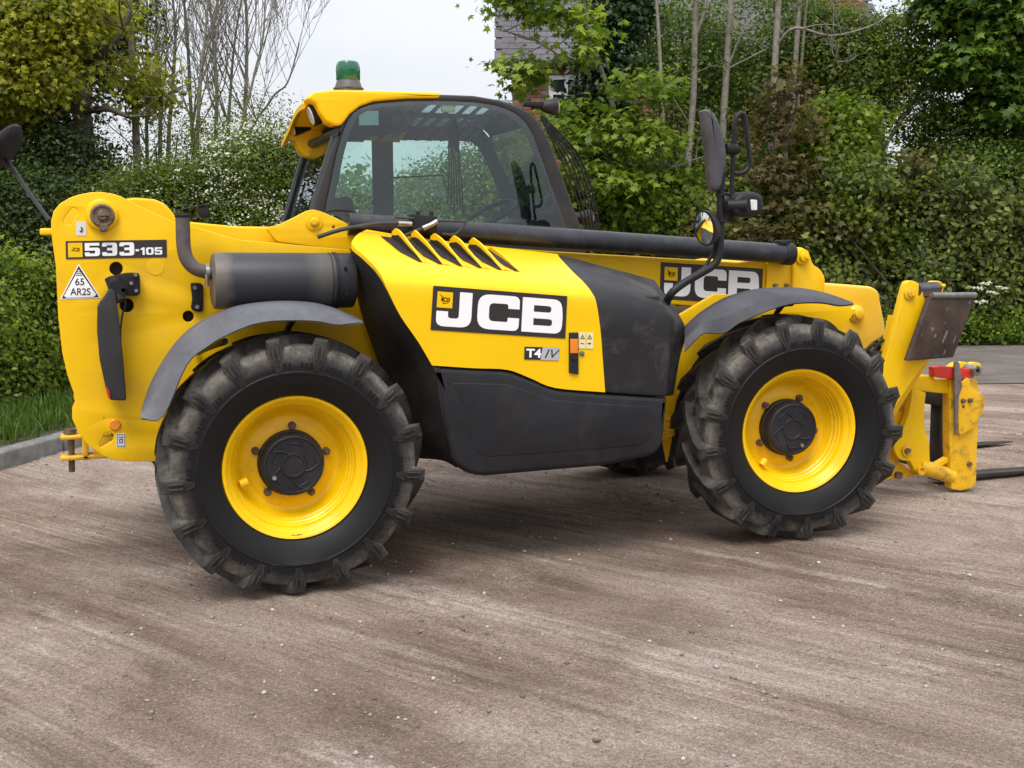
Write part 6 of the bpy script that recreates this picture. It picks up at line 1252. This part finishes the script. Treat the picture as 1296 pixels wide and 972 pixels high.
bush('fine leaved greenery around the grey trunks', [blob(860, 70, 17.6, 60, 50), blob(940, 110, 17.6, 70, 60), blob(880, 170, 17.2, 60, 60), blob(930, 240, 17, 90, 60), blob(840, 300, 16.6, 90, 60), blob(1000, 70, 17.8, 50, 50)], 2300, 12, .075, L_MID, 'w', 0, .2)
tree('coppery leaved young maple behind the big mirror', 985, 15.9, [(985, 440, .05), (988, 300, .045), (992, 180, .03), (990, 110, .015)], [],
     [blob(985, 120, 15.9, 34, 28), blob(1008, 165, 15.8, 30, 26), blob(958, 165, 15.9, 26, 20), blob(990, 225, 15.7, 40, 24), blob(1015, 268, 15.6, 50, 16), blob(965, 300, 15.5, 50, 20)], 170, 8, .105, L_COP, 'm', spread=.17, bark=BARKL, flat=.4, up=.8)
bush('second clump of bronze tinted maple leaves low in the hedge', [blob(1160, 222, 16.3, 34, 16), blob(1060, 290, 15.9, 50, 20), blob(900, 300, 15.6, 40, 18)], 110, 8, .10, L_COP, 'm', 0, .16)
bush('bright green maple scrub in front of the tall hedge', [blob(1045, 215, 16.4, 50, 50), blob(1075, 265, 16.2, 60, 45), blob(1120, 310, 16.6, 80, 40), blob(1060, 170, 16.6, 50, 40), blob(740, 270, 15.8, 60, 50), blob(830, 260, 15.9, 60, 50)], 1500, 14, .085, L_FRESH, 'm', 0, .17)
gapf = lambda c: vn(c[:, 0]*1.25+3, c[:, 2]*1.6, 21) > .30
tree('tall loose crowned green tree with sky showing through', 1120, 17.2, [(1118, 440, .10), (1115, 250, .09), (1100, 120, .07), (1080, 40, .04)], [[(1110, 200, 0, .04), (1160, 120, 0, .03), (1190, 60, 0, .02)], [(1105, 150, 0, .04), (1060, 90, 0, .02)]],
     [blob(1075, 110, 17.4, 60, 60), blob(1140, 150, 17.6, 60, 70), blob(1200, 200, 17.4, 60, 60), blob(1050, 60, 17.6, 50, 40), blob(1130, 70, 17.6, 50, 40), blob(1100, 230, 17.2, 80, 40)], 2700, 12, .075, L_HAW, 'w', spread=.17, cut=gapf, bark=BARKD)
tree('large dark maple with bright green outer leaves at the top right', 1270, 17.2, [(1290, 440, .16), (1285, 200, .14), (1260, 80, .10), (1230, 10, .06)], [[(1270, 110, 0, .05), (1200, 48, -.3, .03), (1140, 30, -.4, .015)]],
     [blob(1215, 20, 17.0, 70, 36), blob(1270, 40, 16.8, 70, 60), blob(1230, 95, 16.8, 60, 30), blob(1290, 120, 16.8, 50, 40), blob(1330, 50, 17.2, 70, 100), blob(1255, 145, 16.8, 40, 26)], 1150, 15, .135, leafmat('maple_leaf', [(.02, .045, .007), (.075, .14, .015), (.17, .26, .028)], .42), 'm', spread=.17, flat=.35, up=1.0)
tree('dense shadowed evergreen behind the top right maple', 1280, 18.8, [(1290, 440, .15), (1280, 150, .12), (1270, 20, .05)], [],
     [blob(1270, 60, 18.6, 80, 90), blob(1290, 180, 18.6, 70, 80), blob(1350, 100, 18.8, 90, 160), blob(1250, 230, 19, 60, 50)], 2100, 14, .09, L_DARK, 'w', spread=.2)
bush('broad green shrub rising above the hedge at the right edge', [blob(1250, 240, 16.9, 80, 60), blob(1180, 265, 17, 70, 50), blob(1310, 260, 16.8, 80, 70), blob(1340, 200, 17.2, 60, 80)], 2100, 14, .075, L_MID, 'w', 0, .17)
# distant treeline that closes the view between the gaps
C, N, s_, tn, _ = blob_leaves([tuple(fr(s, 34+3*math.sin(s), 1.5))+(3.2, 2, 1.5+.8*math.sin(s*.7)) for s in range(-30, 46, 3)], 9000, 7, .28, 'w', .5)
tag(link('distant_treeline', leaf_mesh('distant_treeline', C, N, s_, 'w', tn), L_MID), 'far belt of trees low behind the hedges', 'trees', kind='stuff')
# ---------------- barn behind the photographer, mirrored in the side window
barn = top('barn', (5, -19, 0), 'long dark boarded barn facing the cab, seen as a reflection in the side window', 'barn')
BW = surf('dark_boards', (.03, .03, .024), (.045, .04, .034), 6, .85, spec=.2); mb = MB(); mb.box((17, -22, 1.6), (25, 6, 3.2)); obj('wall', mb, BW, barn)
mb = MB(); mb.add([(4.0, -18.6, 2.9), (30.6, -18.6, 3.25), (30.6, -22, 4.0), (5.6, -22, 3.75), (4.0, -25.4, 2.9), (30.6, -25.4, 3.25)], [(0, 1, 2, 3), (3, 2, 5, 4), (0, 3, 4), (1, 5, 2)]); obj('roof', mb, surf('barn_tiles', (.030, .032, .024), (.022, .022, .018), 4, .9, spec=.1), barn, smooth=False)
mb = MB(); mb.box((0, 0, 0), (25, .03, .17)); me = mb.mesh('board', False)
for k in range(17): link('board', me, BW, barn, Matrix.Translation((17, -18.985+.004*(k % 2), .12+k*.185)) @ Matrix.Rotation(rad(6), 4, 'X'))
# ================================================================== LOOSE GRIT
k = 15000; x = rng.uniform(-3.4, 7.5, k); y = rng.uniform(-4.9, 4.5, k); keep = vn(x*1.4, y*1.4, 31)+.25*rng.random(k) > .45; x, y = x[keep], y[keep]; k = len(x); sz = .0030+.013*rng.random(k)**6
ico = np.array([[0, 0, 1], [.9, 0, .2], [.2, .85, .25], [-.8, .4, .15], [-.6, -.7, .2], [.4, -.85, .2], [0, 0, -.5]]); IF = np.array([(0, 1, 2), (0, 2, 3), (0, 3, 4), (0, 4, 5), (0, 5, 1), (6, 2, 1), (6, 3, 2), (6, 4, 3), (6, 5, 4), (6, 1, 5)])
J = ico[None]*(1+rng.normal(0, .22, (k, 7, 3))); an = rng.uniform(0, 6.28, k); c_, s2 = np.cos(an)[:, None], np.sin(an)[:, None]
V = np.stack([J[..., 0]*c_-J[..., 1]*s2, J[..., 0]*s2+J[..., 1]*c_, J[..., 2]*.7], 2)*sz[:, None, None]; nr = np.clip(1.6-np.maximum(np.abs(x-1.7)/6.5, np.abs(y+.8)/5), 0, 1)
V += np.stack([x, y, ground_h(x, y)*nr+.001], 1)[:, None]; F = (IF[None]+np.arange(k)[:, None, None]*7).reshape(-1, 3)
GM, t_, P__ = newmat('grit'); a_ = nd(t_, 'ShaderNodeAttribute', attribute_name='tint'); r_ = ramp(t_, [(0, (.12, .09, .07)), (.5, (.28, .24, .20)), (.8, (.40, .37, .34)), (1, (.55, .53, .50))]); t_.links.new(a_.outputs['Fac'], r_.inputs[0]); t_.links.new(r_.outputs[0], P__.inputs['Base Color']); P__.inputs['Roughness'].default_value = .8
tag(link('grit', rawmesh('grit', V.reshape(-1, 3), F, np.repeat(rng.random(k), 7)), GM), 'loose stones and grit scattered over the yard', 'stones', kind='stuff')
